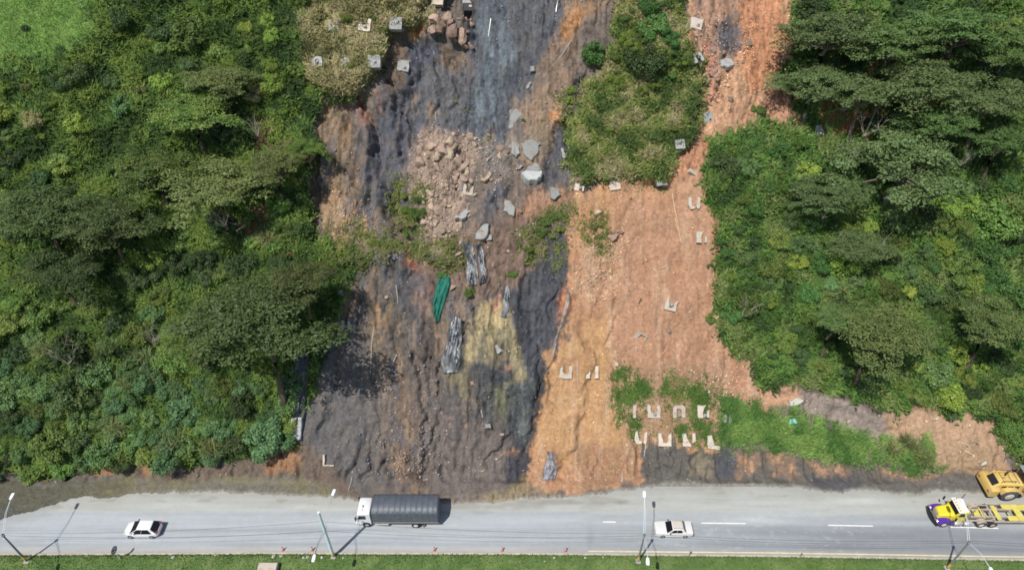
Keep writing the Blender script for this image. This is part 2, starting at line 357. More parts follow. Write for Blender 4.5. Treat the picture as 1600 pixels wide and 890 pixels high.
for P, w_, dep in (([(650, 560), (658, 600), (662, 640), (664, 690), (672, 722), (662, 752)], 5, .9), ([(682, 560), (686, 620), (684, 655), (668, 712), (660, 740)], 4, .6), ([(640, 130), (638, 190), (642, 235)], 5, .9), ([(608, 130), (622, 170), (624, 205), (616, 236)], 6, 1.1), ([(560, 160), (580, 190), (586, 215), (578, 240)], 5, .9), ([(545, 160), (552, 182), (548, 200)], 4, .7), ([(796, 686), (776, 705), (762, 730)], 4, .7), ([(960, 470), (955, 540), (960, 620), (992, 690)], 4, .35), ([(890, 460), (880, 510), (866, 560), (862, 640)], 4, .5), ([(500, 250), (488, 290), (494, 340), (500, 380)], 6, .9), ([(700, 90), (712, 140), (706, 200)], 5, .5), ([(770, 90), (776, 150), (768, 210)], 5, .5), ([(742, 480), (730, 500), (722, 524)], 4, .7), ([(840, 560), (846, 600), (838, 650), (826, 700)], 5, .7), ([(612, 470), (618, 540), (622, 600)], 4, .5), ([(590, 590), (600, 660), (596, 730)], 5, .5)):
    m_ = (U0 > 440) & (U0 < 1020) & (V0 > 60) & (V0 < 780); H[m_] -= dep * np.exp(-(line_d(P, wu[m_], wv[m_]) / w_) ** 2)
# bench of the access path and right clearing
H -= 0.5 * zone([(1190, 606), (1250, 616), (1330, 645), (1400, 680), (1380, 686), (1300, 658), (1200, 622)], wu, wv, 8)
# ragged cuts in the toe bank
toe = sstep(-1.2, 0.4, S) * sstep(5.0, 2.0, S)
H += toe * (np.abs(fbm(X / 1.2, S / 2.5, 4, 35) - .5) * -1.8 + .3)
# mud on the carriageway: thin lobes over the asphalt, none beyond their edge
me_u, me_v = np.array(MUD_EDGE).T
edge = np.interp(U0, me_u, me_v) + (fbm(X / 1.1, X * 0 + 3.3, 4, 44) - .5) * 9 + (fbm(X / .35, S / .35, 3, 46) - .5) * 4
cover = edge - V0                                         # chart units inside the mud
flat = sstep(0.6, -0.8, S)
mud = np.where(cover > 0, 0.014 + 0.012 * np.minimum(cover, 12) + sstep(0, 40, cover) * (.03 + .18 * (fbm(X / 1.5, S / 1.2, 4, 48) - .35)), -0.30)
mud = np.where(cover > 0, np.maximum(mud, 0.02), mud)
H = np.where(far, (fbm(X / 9, S / 9, 4, 1) - .5) * 2.2, H)
H = H * (1 - flat) + flat * mud
P3 = B0 + NRM * H[..., None]
U, V = chart_of(P3)

# ---- base colours of the soils
C = np.empty(X.shape + (3,)); C[:] = alb((112, 101, 93))
W1 = warp(U, V, 13, 8, 1); W2 = warp(U, V, 5, 5, 2)
W1 = (W1[0] + 7 * (fbm(U / 4, V / 4, 3, 66) - .5) * 2, W1[1] + 17 * (fbm(U / 5, V / 50, 4, 68) - .5) * 2 * sstep(730, 690, V))
streak = fbm(U / 5, V / 42, 4, 71); streak2 = fbm(U / 2.2, V / 20, 3, 73); mott = fbm(U / 16, V / 20, 4, 75); mott2 = fbm(U / 6, V / 7, 4, 77)
def paint(P, c, blend=8, k=1.0, W=W1, mod=None):
    global C
    a = zone(P, W[0], W[1], blend) * k
    if mod is not None: a = a * mod
    C += a[..., None] * (alb(c) - C)
st_hi = sstep(.48, .66, streak); mo_hi = sstep(.47, .62, mott); m2_hi = sstep(.5, .66, mott2)
ALL = [(-9999, -9999), (9999, -9999), (9999, 9999), (-9999, 9999)]
# left part of the slide
paint([(500, 160), (640, 130), (650, 330), (600, 400), (500, 380)], (112, 100, 88))
paint([(495, 165), (530, 165), (575, 230), (560, 330), (600, 370), (520, 380), (495, 320)], (150, 118, 78), 14, .8, mod=.3 + .7 * mo_hi)
paint([(500, 310), (545, 300), (600, 360), (560, 400), (505, 370)], (160, 130, 96), 12, .8)
paint([(520, 400), (700, 390), (700, 600), (660, 770), (440, 770), (470, 640)], (102, 93, 86), 10)
paint([(556, 400), (640, 396), (640, 470), (600, 520), (560, 480)], (92, 92, 98), 14, .8, mod=st_hi)
paint([(470, 590), (600, 600), (620, 700), (600, 770), (450, 770)], (90, 87, 84), 14, .8)
paint([(600, 560), (660, 600), (680, 720), (660, 768), (600, 765), (585, 680)], (128, 106, 88), 16, .8)
paint([(606, 690), (650, 690), (650, 755), (612, 755)], (150, 122, 92), 14, .7, mod=m2_hi)
paint([(590, 470), (606, 470), (602, 560), (584, 575), (578, 510)], (164, 128, 78), 8, .9, mod=.4 + .6 * m2_hi)
paint([(628, 400), (700, 410), (690, 500), (650, 500)], (140, 104, 90), 14, .8, mod=.4 + .6 * mo_hi)
paint([(628, 392), (648, 395), (645, 432), (632, 425)], (166, 98, 76), 6, .9)
paint([(640, 500), (690, 500), (700, 600), (650, 640)], (98, 88, 84), 14, .7)
paint([(660, 640), (700, 640), (690, 700), (670, 765), (650, 740)], (106, 106, 108), 8, .6, mod=st_hi)
# upper chute of grey-blue shale
paint(Z_CHUTE, (86, 89, 97), 10)
paint([(740, -200), (800, -200), (800, 100), (770, 220), (720, 215), (745, 90)], (100, 112, 118), 12, .9, mod=.25 + .75 * st_hi)
paint([(660, 90), (745, 90), (720, 210), (660, 205)], (100, 98, 99), 12, .7)
paint([(600, 140), (640, 120), (650, 220), (620, 330), (590, 230)], (72, 72, 82), 8, .8, mod=.4 + .6 * st_hi)
paint([(800, -100), (880, -100), (870, 40), (820, 120), (790, 60)], (96, 92, 92), 10, .7, mod=.3 + .7 * mo_hi)
paint([(648, 50), (690, 60), (690, 110), (650, 100)], (78, 82, 96), 8, .7)
paint([(690, 70), (735, 80), (730, 110), (690, 100)], (132, 108, 88), 8, .7)
paint([(552, 165), (572, 165), (580, 200), (566, 200)], (188, 118, 70), 5, .9)
paint([(585, 150), (598, 150), (600, 175), (588, 180)], (170, 112, 74), 5, .8)
paint([(642, 40), (664, 40), (668, 56), (650, 62)], (180, 128, 70), 4, .9)
paint([(592, 80), (618, 50), (640, 80), (640, 150), (604, 150)], (116, 96, 78), 6, .8)
# strip of brown earth between the chute and the scrub
paint([(900, -200), (1000, -200), (960, 0), (905, 60), (905, 112), (868, 200), (846, 262), (836, 300), (800, 250), (800, 188), (832, 130), (882, 45)], (134, 112, 92), 8)
paint([(895, 20), (930, 20), (905, 50), (890, 62), (875, 60)], (182, 128, 76), 8, .9)
paint([(862, 160), (880, 160), (872, 190), (855, 190)], (186, 126, 80), 6, .9)
paint([(800, 205), (850, 200), (830, 260), (800, 260)], (140, 124, 104), 10, .7)
# rubble field
paint([(470, 140), (640, 130), (740, 200), (890, 90), (890, 460), (830, 770), (460, 770)], (86, 89, 97), 22, .6, mod=sstep(.5, .6, fbm(U / 15, V / 40, 4, 83)))
paint([(470, 140), (640, 130), (740, 200), (890, 90), (890, 460), (830, 770), (460, 770)], (150, 124, 98), 22, .5, mod=sstep(.55, .68, fbm(U / 12, V / 22, 4, 87)))
paint([(630, 268), (656, 215), (690, 203), (735, 206), (748, 246), (722, 280), (738, 330), (702, 402), (676, 398), (656, 340)], (158, 134, 116), 10, .85)
paint([(740, 212), (800, 222), (790, 290), (745, 290)], (126, 118, 110), 12, .6)
paint([(740, 280), (830, 270), (880, 300), (860, 350), (790, 440), (740, 440), (760, 360)], (118, 102, 92), 12, .9)
paint([(700, 370), (860, 330), (840, 430), (790, 455), (720, 460), (690, 430)], (126, 102, 88), 12, .8)
paint([(830, 290), (900, 290), (890, 320), (830, 345), (806, 345)], (166, 122, 92), 9, .8)
paint(Z_BANDR, (82, 82, 89), 6)
paint([(848, 250), (890, 258), (880, 300), (830, 300)], (92, 90, 92), 8, .8)
paint([(765, 286), (790, 286), (775, 330), (758, 350), (755, 320)], (88, 90, 98), 6, .8)
# black shale of the lower slope
paint([(690, 600), (860, 560), (850, 640), (834, 760), (700, 772), (660, 760)], (104, 95, 89), 10)
paint(Z_BLACK, (72, 74, 80), 8)
paint([(862, 372), (886, 372), (886, 460), (872, 530), (848, 556), (820, 500), (820, 450)], (80, 81, 88), 8, .8)
paint([(690, 590), (750, 570), (770, 640), (710, 680)], (88, 86, 84), 10, .7)
paint([(795, 500), (815, 560), (830, 640), (818, 700), (796, 640), (790, 560)], (98, 106, 101), 9, .85, mod=.35 + .65 * st_hi)
paint([(768, 462), (786, 464), (802, 505), (820, 588), (806, 594), (792, 556), (776, 574), (757, 568), (744, 560), (724, 592), (728, 545), (748, 490)], (142, 131, 102), 7, .7, W=W2)
paint([(758, 468), (790, 468), (796, 496), (772, 508), (750, 500)], (184, 165, 122), 8, .75, W=W2)
ymod = .62 + .38 * sstep(.42, .58, mott2)
for P, k in (([(750, 470), (778, 472), (752, 520), (734, 575), (724, 590), (722, 545), (734, 500)], 1), ([(776, 474), (792, 484), (806, 540), (822, 592), (806, 592), (790, 535), (778, 500)], .85), ([(764, 494), (780, 498), (773, 562), (757, 562)], .85), ([(756, 468), (792, 468), (796, 506), (760, 512)], .95)):
    paint(P, (172, 153, 106), 8, k * .75, W=W2, mod=ymod * (.5 + .5 * sstep(.38, .6, streak)))
paint([(764, 466), (782, 468), (780, 486), (766, 486)], (184, 130, 104), 5, .8)
paint([(690, 580), (725, 585), (735, 625), (692, 612)], (128, 118, 88), 8, .8)
paint([(770, 600), (792, 590), (785, 660), (765, 650)], (118, 116, 84), 8, .7)
paint([(785, 548), (806, 556), (806, 585), (790, 580)], (170, 112, 82), 5, .8, mod=m2_hi)
paint([(690, 640), (740, 620), (740, 660), (700, 700), (690, 680)], (150, 116, 92), 10, .75, mod=m2_hi)
paint([(786, 700), (806, 700), (806, 722), (788, 720)], (168, 116, 80), 4, .8)
paint([(690, 690), (780, 650), (800, 700), (780, 768), (690, 768)], (110, 100, 93), 12, .8)
paint([(780, 720), (824, 700), (826, 752), (796, 764)], (66, 67, 74), 5, .9)
paint([(824, 745), (850, 735), (900, 768), (830, 778), (760, 785), (740, 772)], (140, 124, 90), 8, .8)
# the tan and orange slide
paint(Z_ORANGE, (192, 140, 98), 4)
paint([(985, 330), (1110, 300), (1122, 450), (1140, 530), (1250, 618), (1170, 636), (1000, 640), (960, 560), (968, 440)], (186, 136, 100), 14, .85)
paint([(852, 562), (890, 505), (960, 500), (958, 640), (990, 700), (990, 745), (900, 730), (850, 740), (826, 720), (848, 622)], (196, 148, 88), 12, .8)
paint([(856, 568), (884, 510), (896, 520), (884, 600), (900, 690), (886, 690), (862, 640)], (204, 158, 108), 5, .7, mod=.4 + .6 * st_hi)
paint([(905, 390), (965, 370), (968, 440), (930, 480), (900, 470)], (196, 158, 124), 14, .75, mod=.3 + .7 * m2_hi)
paint([(900, 700), (1000, 690), (1000, 752), (905, 768)], (164, 124, 88), 12, .8)
paint([(956, 470), (964, 470), (966, 620), (1000, 690), (990, 692), (958, 630)], (204, 164, 128), 5, .6)
paint([(888, 320), (960, 300), (960, 350), (890, 390)], (182, 134, 84), 12, .7)
paint([(955, 570), (1130, 560), (1130, 690), (1003, 690), (965, 640)], (168, 132, 98), 12, .7)
paint([(866, 460), (882, 450), (884, 480), (870, 510)], (190, 120, 78), 5, .8)
paint([(858, 700), (872, 705), (874, 750), (848, 752), (850, 720)], (96, 96, 102), 4, .9)
# upper right slide
paint([(1052, -200), (1236, -200), (1240, 60), (1228, 130), (1262, 200), (1180, 215), (1110, 225), (1105, 290), (1050, 286), (1050, 250), (1086, 205), (1094, 122), (1078, 60)], (182, 138, 104), 7)
paint([(1150, -200), (1232, -200), (1226, 60), (1216, 130), (1180, 150), (1150, 90)], (186, 126, 86), 9, .9)
paint([(1078, -200), (1150, -200), (1150, 60), (1120, 100), (1085, 60)], (116, 103, 100), 10, .9, mod=.4 + .6 * mo_hi)
paint([(1118, 30), (1155, 35), (1150, 85), (1110, 75)], (92, 91, 98), 6, .85)
paint([(1100, 70), (1118, 70), (1112, 150), (1094, 160)], (186, 122, 98), 7, .8)
paint([(1196, 140), (1320, 140), (1320, 210), (1262, 214), (1200, 200)], (178, 128, 98), 10, .8, W=W2)
paint([(1052, 245), (1110, 222), (1104, 300), (1050, 290)], (184, 128, 92), 8, .8)
bare_px = (np.abs(U) < 1e5)
sm = (0.72 + 0.56 * streak) * (0.80 + 0.40 * mott2) * (0.84 + 0.32 * streak2)
soft = zone(Z_ORANGE, U, V, 10)
grain = .86 + .28 * fbm(X / .3, S / .3, 2, 93); crack_shade = 1 - .45 * sstep(.62, .74, fbm(U / 3.5, V / 9, 3, 97)) * (1 - soft)  # noise flecks paint crack shade into the soil colour
C *= (grain * crack_shade)[..., None]
runs = sstep(.50, .64, fbm(U / 3.0 + 2 * (fbm(U / 20, V / 30, 3, 98) - .5), V / 70, 4, 99)); C *= (1 - .17 * runs * sstep(735, 700, V) * (1 - .75 * soft) + .10 * (1 - soft))[..., None]
washes = sstep(.52, .70, fbm(U / 7, V / 90, 4, 103)) * soft; C += (washes * .35)[..., None] * (alb((212, 172, 136)) - C)
rust = sstep(.56, .72, fbm(U / 18, V / 26, 4, 105)) * soft; C += (rust * .40)[..., None] * (alb((178, 122, 80)) - C)
C *= (sm * (1 - soft) + soft * (0.82 + .36 * sm * .5 + .0))[..., None]
# last wash of grey shale dust over the upper left scarp and the lower left apron
paint([(560, 170), (640, 130), (655, 220), (618, 340), (585, 300), (540, 250)], (98, 98, 106), 14, .55, W=W2)
paint([(470, 560), (590, 520), (610, 650), (600, 770), (450, 770)], (108, 105, 104), 20, .62, W=W2)
paint([(640, 560), (700, 600), (760, 660), (790, 768), (690, 768), (650, 700)], (118, 109, 104), 20, .5, W=W2)
# soils under the vegetation
vegL, vegR, vegM, vegD = zone(Z_LEFT, *W1, 5), zone(Z_RIGHT, *W1, 7), zone(Z_MID, *W1, 7), zone(Z_DRY, *W1, 5)
paint(Z_LEFT, (72, 80, 44), 5); paint(Z_RIGHT, (84, 98, 50), 7); paint(Z_MID, (128, 122, 78), 7); paint(Z_DRY, (164, 152, 108), 5)
paint([(-900, -900), (160, -900), (150, 0), (150, 60), (100, 95), (30, 110), (-900, 130)], (120, 160, 78), 24)
paint([(0, 150), (90, 150), (180, 200), (160, 250), (60, 250), (0, 210)], (96, 122, 46), 18, .8)
for P in ([(340, 325), (430, 320), (440, 365), (370, 372)], [(400, 180), (430, 180), (420, 240), (385, 240)]): paint(P, (104, 78, 58), 10, .8)
paint([(420, 372), (470, 378), (470, 405), (432, 400)], (170, 106, 66), 8, .8)
for P in ([(1240, -40), (1290, -20), (1280, 60), (1250, 190), (1300, 190), (1330, 130), (1280, 100), (1262, 20)], [(1270, 70), (1300, 80), (1300, 110), (1272, 108)], [(1360, 110), (1400, 120), (1400, 180), (1360, 180)], [(1290, 180), (1380, 170), (1360, 220), (1290, 215)]): paint(P, (172, 112, 74), 10, .8)
paint([(1222, -20), (1262, -20), (1256, 96), (1240, 100)], (152, 140, 86), 8, .7, mod=mo_hi)
# access path, clearing, grass bank, toe banks, mud
paint([(1180, 596), (1250, 612), (1270, 630), (1190, 624)], (196, 148, 112), 6)
paint([(1250, 606), (1336, 630), (1404, 672), (1386, 694), (1300, 666), (1250, 638)], (150, 134, 124), 5, W=W2)
paint([(1378, 650), (1450, 640), (1535, 650), (1570, 700), (1584, 745), (1470, 745), (1440, 696), (1392, 688)], (180, 144, 112), 8)
paint([(1470, 690), (1560, 690), (1580, 745), (1470, 745)], (160, 132, 100), 14, .7)
paint(Z_GRASSBANK, (116, 118, 72), 12)
paint([(1182, 636), (1210, 640), (1205, 678), (1184, 680)], (170, 130, 92), 6, .8)
toeR = zone(Z_TOE_R, *W1, 4)
paint(Z_TOE_R, (100, 95, 88), 4)
paint([(1008, 704), (1060, 706), (1060, 740), (1008, 745)], (72, 72, 76), 8, .8, mod=mo_hi)
paint([(1118, 698), (1150, 700), (1150, 740), (1120, 740)], (80, 82, 88), 6, .9)
for P in ([(1150, 704), (1190, 702), (1192, 738), (1156, 742)], [(1200, 708), (1250, 706), (1256, 748), (1210, 750)], [(1270, 716), (1330, 722), (1330, 745), (1290, 740)], [(1375, 735), (1480, 742), (1480, 756), (1380, 752)]): paint(P, (184, 138, 98), 7, .85, mod=.35 + .65 * m2_hi)
paint([(1085, 705), (1110, 705), (1115, 745), (1080, 740)], (142, 130, 104), 7, .7)
paint([(1000, 748), (1620, 748), (1620, 780), (1000, 775)], (104, 101, 96), 5, .8)
paint([(1275, 735), (1345, 745), (1345, 775), (1280, 770)], (84, 84, 88), 8, .8)
paint(Z_TOE_L, (112, 97, 85), 5)
for P in ([(150, 728), (180, 725), (185, 748), (155, 750)], [(222, 725), (242, 722), (242, 748), (224, 750)], [(430, 695), (460, 690), (462, 735), (420, 740)]): paint(P, (160, 116, 78), 7, .8)
dry = zone([(-900, 748), (100, 746), (300, 752), (440, 738), (560, 772), (560, 900), (-900, 900)], *W2, 5)
paint([(-900, 748), (100, 746), (300, 752), (440, 738), (560, 772), (560, 900), (-900, 900)], (112, 108, 98), 5)
paint([(-900, 750), (120, 756), (210, 752), (190, 768), (120, 780), (0, 815), (-900, 900)], (96, 93, 76), 6)
paint([(130, 762), (240, 745), (330, 742), (430, 738), (500, 752), (545, 776), (500, 772), (420, 756), (300, 762), (190, 775)], (122, 114, 78), 7, .7, mod=.4 + .6 * mo_hi)
paint([(-900, 800), (0, 798), (60, 790), (100, 778), (60, 800), (0, 816), (-900, 860)], (84, 83, 74), 4, .8)
wet = np.maximum(zone([(-900, 752), (120, 756), (200, 760), (120, 782), (0, 816), (-900, 900)], *W2, 8), .6 * zone([(130, 762), (240, 748), (430, 742), (520, 765), (420, 758), (190, 775)], *W2, 8))
wet = np.maximum(wet, .35 * zone([(1340, 748), (1520, 750), (1520, 772), (1340, 770)], *W2, 6))
# pale dry rim where the mud thins out over the asphalt
rim = sstep(7, 1, cover) * flat
C += (rim * .55 * sstep(200, 320, U))[..., None] * (alb((168, 163, 150)) - C)
C *= (0.90 + 0.22 * fbm(X / .45, S / .45, 3, 91))[..., None]
gy = C @ np.array([.3, .55, .15]); C = (gy[..., None] + (C - gy[..., None]) * (.86 - .06 * soft + .14 * veg0)[..., None]) * (1.30 - .12 * soft - .15 * veg0)[..., None]
C = np.clip(C, 0.012, 0.8)
veg = np.maximum.reduce([vegL, vegR, vegM])

nr, nc = X.shape
idx = np.arange(nr * nc).reshape(nr, nc)
F = np.stack([idx[:-1, :-1], idx[:-1, 1:], idx[1:, 1:], idx[1:, :-1]], -1).reshape(-1, 4)
terrain = np_mesh('hillside', P3.reshape(-1, 3), F, M_terrain, None, True, C.reshape(-1, 3), {'wet': wet.ravel()})
tag(terrain, 'steep landslide-scarred hillside of grey shale and orange earth above the road', 'hillside', kind='structure')

# ---- looking up the finished surface
def surf(x, s):
    j = np.clip(np.searchsorted(XS, x) - 1, 0, nc - 2); i = np.clip(np.searchsorted(SS, s) - 1, 0, nr - 2)
    a = (x - XS[j]) / (XS[j + 1] - XS[j]); b = (s - SS[i]) / (SS[i + 1] - SS[i])
    a = np.clip(a, 0, 1)[..., None] if np.ndim(a) else min(max(a, 0), 1); b = np.clip(b, 0, 1)[..., None] if np.ndim(b) else min(max(b, 0), 1)
    return (P3[i, j] * (1 - a) + P3[i, j + 1] * a) * (1 - b) + (P3[i + 1, j] * (1 - a) + P3[i + 1, j + 1] * a) * b
def at_xs(u, v, dz=0.0):
    """slope coordinates of the spot whose point dz metres above the soil lies at chart (u, v); arrays allowed"""
    u = np.atleast_1d(np.asarray(u, float)); v = np.atleast_1d(np.asarray(v, float)); dz = np.broadcast_to(np.asarray(dz, float), u.shape)
    x = (u - 800) / FOC * 84; s = np.clip((760 - v) / 12.6, -6, 64)
    for _ in range(9):
        p = surf(x, s) + np.stack([0 * u, 0 * u, dz], -1)
        cu, cv = chart_of(p); d = (p[:, 1] * CT - (p[:, 2] - CAM_H) * ST)
        x = x + (u - cu) * d / FOC; s = s - (v - cv) * d / FOC * np.where(v > 735, 1.12, 1.0) * .95
        s = np.clip(s, -8.4, 200)
    return x, s
def at(u, v, dz=0.0):
    x, s = at_xs(u, v, dz); p = surf(x, s)
    return Vector(p[0])
def at_many(u, v, dz=0.0):
    return surf(*at_xs(u, v, dz))
def slope_frame(s=20):
    """axes of the slope: right, up the slope, out of the slope"""
    a = R(45); return Matrix(((1, 0, 0), (0, math.cos(a), -math.sin(a)), (0, math.sin(a), math.cos(a))))
SF = slope_frame()

# ================================================================ road, kerb, lawn
def edge_y(xs, pts, z=0.0):
    g_ = np.array([ground_at(u, v, z) for u, v in pts]); return np.interp(xs, g_[:, 0], g_[:, 1])
NEAR = [(-3000, 868), (-600, 866), (0, 864.5), (400, 862.5), (800, 863), (1200, 866.5), (1600, 873), (2400, 885), (5000, 920)]
xr = np.r_[np.arange(-500, -72, 4.0), np.arange(-72, 72, 0.14), np.arange(72, 501, 4.0)]
yn = edge_y(xr, NEAR); tr = np.linspace(0, 1, 84) ** 1.0
RX = np.repeat(xr[None], 84, 0); RY = yn[None] + (46.7 - yn[None]) * tr[:, None]; RZ = np.zeros_like(RX)
RP = np.stack([RX, RY, RZ], -1); ru, rv = chart_of(RP)
across = RY - yn[None]
dust = fbm(RX / 14, RY / 2.5, 4, 101)
rc = np.empty(RX.shape + (3,)); rc[:] = alb((196, 202, 207))
lane = sstep(0.3, 1.2, across) * sstep(3.6, 2.6, across)
worn = sstep(560, 1500, ru + 200 * (fbm(RX / 9, RY / 3, 3, 103) - .5))
rc += (worn * (0.4 + .6 * sstep(4.0, 3.2, across + .5 * (dust - .5))) * .95)[..., None] * (alb((158, 163, 168)) - rc)
rc += (lane * .35 * (1 - worn) * sstep(.35, .6, fbm(RX / 20, RY / .9, 3, 105)))[..., None] * (alb((176, 183, 189)) - rc)
tracks = np.exp(-((across - 1.0) / .28) ** 2) + np.exp(-((across - 2.75) / .28) ** 2) + .6 * np.exp(-((across - 4.7) / .3) ** 2)
rc *= (1 - .13 * tracks * (.5 + fbm(RX / 25, RY * 0, 3, 106)))[..., None]
farlane = sstep(4.6, 5.6, across + .8 * (fbm(RX / 3, RY, 3, 107) - .5))
rc += (farlane * .7)[..., None] * (alb((202, 203, 194)) - rc)
rc += (sstep(1.0, 0.1, across + .4 * (fbm(RX / 2, RY, 3, 109) - .5)) * .6)[..., None] * (alb((186, 178, 164)) - rc)
for cu_, cv_, ru_, rv_, c_, k_ in ((1330, 782, 60, 5, (226, 230, 226), .5), (1240, 800, 90, 8, (206, 212, 212), .5), (1170, 812, 60, 8, (214, 222, 222), .4), (890, 785, 70, 3.5, (165, 166, 160), .6), (970, 784, 9, 3, (140, 143, 143), .7), (922, 838, 5, 18, (150, 155, 160), .5), (1000, 835, 160, 18, (170, 176, 180), .4), (1480, 840, 200, 16, (146, 150, 156), .6)):
    k = np.exp(-(((ru - cu_) / ru_) ** 2 + ((rv - cv_) / rv_) ** 2)) * k_ * (.5 + fbm(RX / 1.5, RY / .6, 3, 111)); rc += np.clip(k, 0, 1)[..., None] * (alb(c_) - rc)
spill = np.clip(1.4 * sstep(.62, .72, fbm(RX / .8, RY / .4, 5, 121, .65)) * sstep(900, 1100, ru) * sstep(1420, 1300, ru) * sstep(800, 815, rv), 0, 1) * .22
rc += spill[..., None] * (alb((222, 226, 226)) - rc)
rc *= (.88 + .24 * fbm(RX / 6, RY / .45, 4, 113))[..., None] * (.95 + .10 * fbm(RX / .4, RY / .4, 3, 115))[..., None]
me_gy = np.array([ground_at(u_, v_) for u_, v_ in MUD_EDGE]); md_ = np.interp(RX, me_gy[:, 0], me_gy[:, 1]) - RY
stain = sstep(2.2, 0.0, md_ + 1.6 * (fbm(RX / 2.5, RY / 1.2, 4, 117) - .5)) * .30 + .25 * sstep(.60, .70, fbm(RX / 3, RY / .8, 4, 119)) * sstep(2.5, 1.0, md_)
rc += stain[..., None] * (alb((150, 146, 132)) - rc)
RP[..., 2] = 0.0
ri = np.arange(RX.size).reshape(RX.shape); RF = np.stack([ri[:-1, :-1], ri[:-1, 1:], ri[1:, 1:], ri[1:, :-1]], -1).reshape(-1, 4)
road = np_mesh('road', RP.reshape(-1, 3), RF, M_road, None, True, rc.reshape(-1, 3)); tag(road, 'dust-covered grey asphalt carriageway below the landslide', 'road', kind='structure')

def strip(name, mat, x, ya, yb, za, zb, label, cat):
    n = len(x); Vv = np.r_[np.c_[x, ya, za * np.ones(n)], np.c_[x, yb, zb * np.ones(n)]]
    Ff = np.array([(i, i + 1, n + i + 1, n + i) for i in range(n - 1)]); return tag(np_mesh(name, Vv, Ff, mat), label, cat, kind='structure')
xl = np.arange(-72, 500, 0.5); ynl = np.interp(xl, xr, yn)
m = xl > -0
strip('edge_line', M_paint_y, xl[xl > 8], ynl[xl > 8] + .20, ynl[xl > 8] + .34, .005, .005, 'worn yellowish edge line along the near kerb', 'road marking')
for a, b in (((942, 814.6), (962, 814.8)), ((1096, 816.4), (1165, 817.2)), ((1294, 819.8), (1364, 821.2)), ((1485, 822.6), (1560, 824.6)), ((1690, 827), (1770, 829))):
    p, q = ground_at(*a), ground_at(*b); h = .075
    V4 = [(p[0], p[1] - h, .005), (q[0], q[1] - h, .005), (q[0], q[1] + h, .005), (p[0], p[1] + h, .005)]
    tag(np_mesh('lane_line', V4, [(0, 1, 2, 3)], M_paint), 'white painted lane dash on the grey asphalt', 'road marking', kind='structure')
# kerb: a low worn concrete edge
kx = np.arange(-500, 500, 1.0); ky = np.interp(kx, xr, yn)
rings = [[(x, y, -.2), (x, y, .09), (x, y - .03, .11), (x, y - .24, .11), (x, y - .26, .08), (x, y - .26, -.2)] for x, y in zip(kx, ky)]
kb = MB(); kb.loft(rings, closed=True).build('kerb', M_kerb); kerb = bpy.data.objects['kerb']; tag(kerb, 'low worn concrete kerb between asphalt and lawn', 'kerb', kind='structure')
# lawn of the median
gx = np.arange(-500, 501, 0.5); gyn = np.interp(gx, xr, yn); gt = np.r_[0, .1, .2, .35, .5, .7, 1.0, 1.4, 2, 3, 5, 8, 12, 20, 40, 90, 600]
GX = np.repeat(gx[None], len(gt), 0); GY = gyn[None] - .22 - gt[:, None]
GZ = .085 + .07 * (fbm(GX / 1.2, GY / 1.2, 3, 131) - .3) * sstep(0, 1, gt)[:, None]
gi = np.arange(GX.size).reshape(GX.shape); GF = np.stack([gi[:-1, :-1], gi[1:, :-1], gi[1:, 1:], gi[:-1, 1:]], -1).reshape(-1, 4)
lawn = np_mesh('lawn', np.stack([GX, GY, GZ], -1).reshape(-1, 3), GF, M_lawn, None, True); tag(lawn, 'green mown median lawn below the near kerb', 'lawn', kind='structure')
def lawn_at(u, v):
    p = ground_at(u, v, .10); return Vector(p)
# ================================================================ vegetation
def leaf_quads(P, Nrm, size, aspect=0.55, r=rng, jit=0.5):
    """one small leaf-spray quad per point, facing roughly along Nrm"""
    n = len(P); Nn = Nrm + r.normal(0, jit, (n, 3)); Nn /= np.linalg.norm(Nn, axis=1)[:, None] + 1e-9
    A = r.normal(0, 1, (n, 3)); A -= (A * Nn).sum(1)[:, None] * Nn; A /= np.linalg.norm(A, axis=1)[:, None] + 1e-9
    Bv = np.cross(Nn, A); s = size * r.uniform(.6, 1.35, n)[:, None]
    bend = Nn * s * r.uniform(-.25, .1, n)[:, None]
    Vv = np.stack([P - A * s, P - Bv * s * aspect + bend * .3, P + A * s + bend, P + Bv * s * aspect + bend * .3], 1)
    return Vv.reshape(-1, 3)
def quads(n): return np.arange(n * 4).reshape(n, 4)
def blob_mesh(seed, nl=13, n=1900, leaf=.10, flat=.72, rag=.25):
    """foliage of a shrub of radius 1: uneven lobes of leaf sprays with gaps"""
    r = np.random.default_rng(seed); Ps = []; Ns = []
    for k in range(nl):
        th = r.uniform(0, 2 * np.pi); rr = np.sqrt(r.uniform(0, 1)) * .72; hz = r.uniform(-.05, .62) * (1 - .6 * rr)
        c = np.array([rr * np.cos(th), rr * np.sin(th), hz]); rad = r.uniform(.16, .42)
        m = int(n / nl * (rad / .30) ** 2); d = r.normal(0, 1, (m, 3)); d /= np.linalg.norm(d, axis=1)[:, None]
        d[:, 2] = np.where(d[:, 2] < -.35, -d[:, 2], d[:, 2])
        q = c + d * rad * (1 - np.abs(r.normal(0, rag, m)))[:, None]; q[:, 2] *= flat / .72
        Ps.append(q); Ns.append(d + np.array([0, 0, .25]))
    P = np.concatenate(Ps); Nn = np.concatenate(Ns); keep = P[:, 2] > -.25; P, Nn = P[keep], Nn[keep]
    return leaf_quads(P, Nn, leaf, .55, r), quads(len(P))
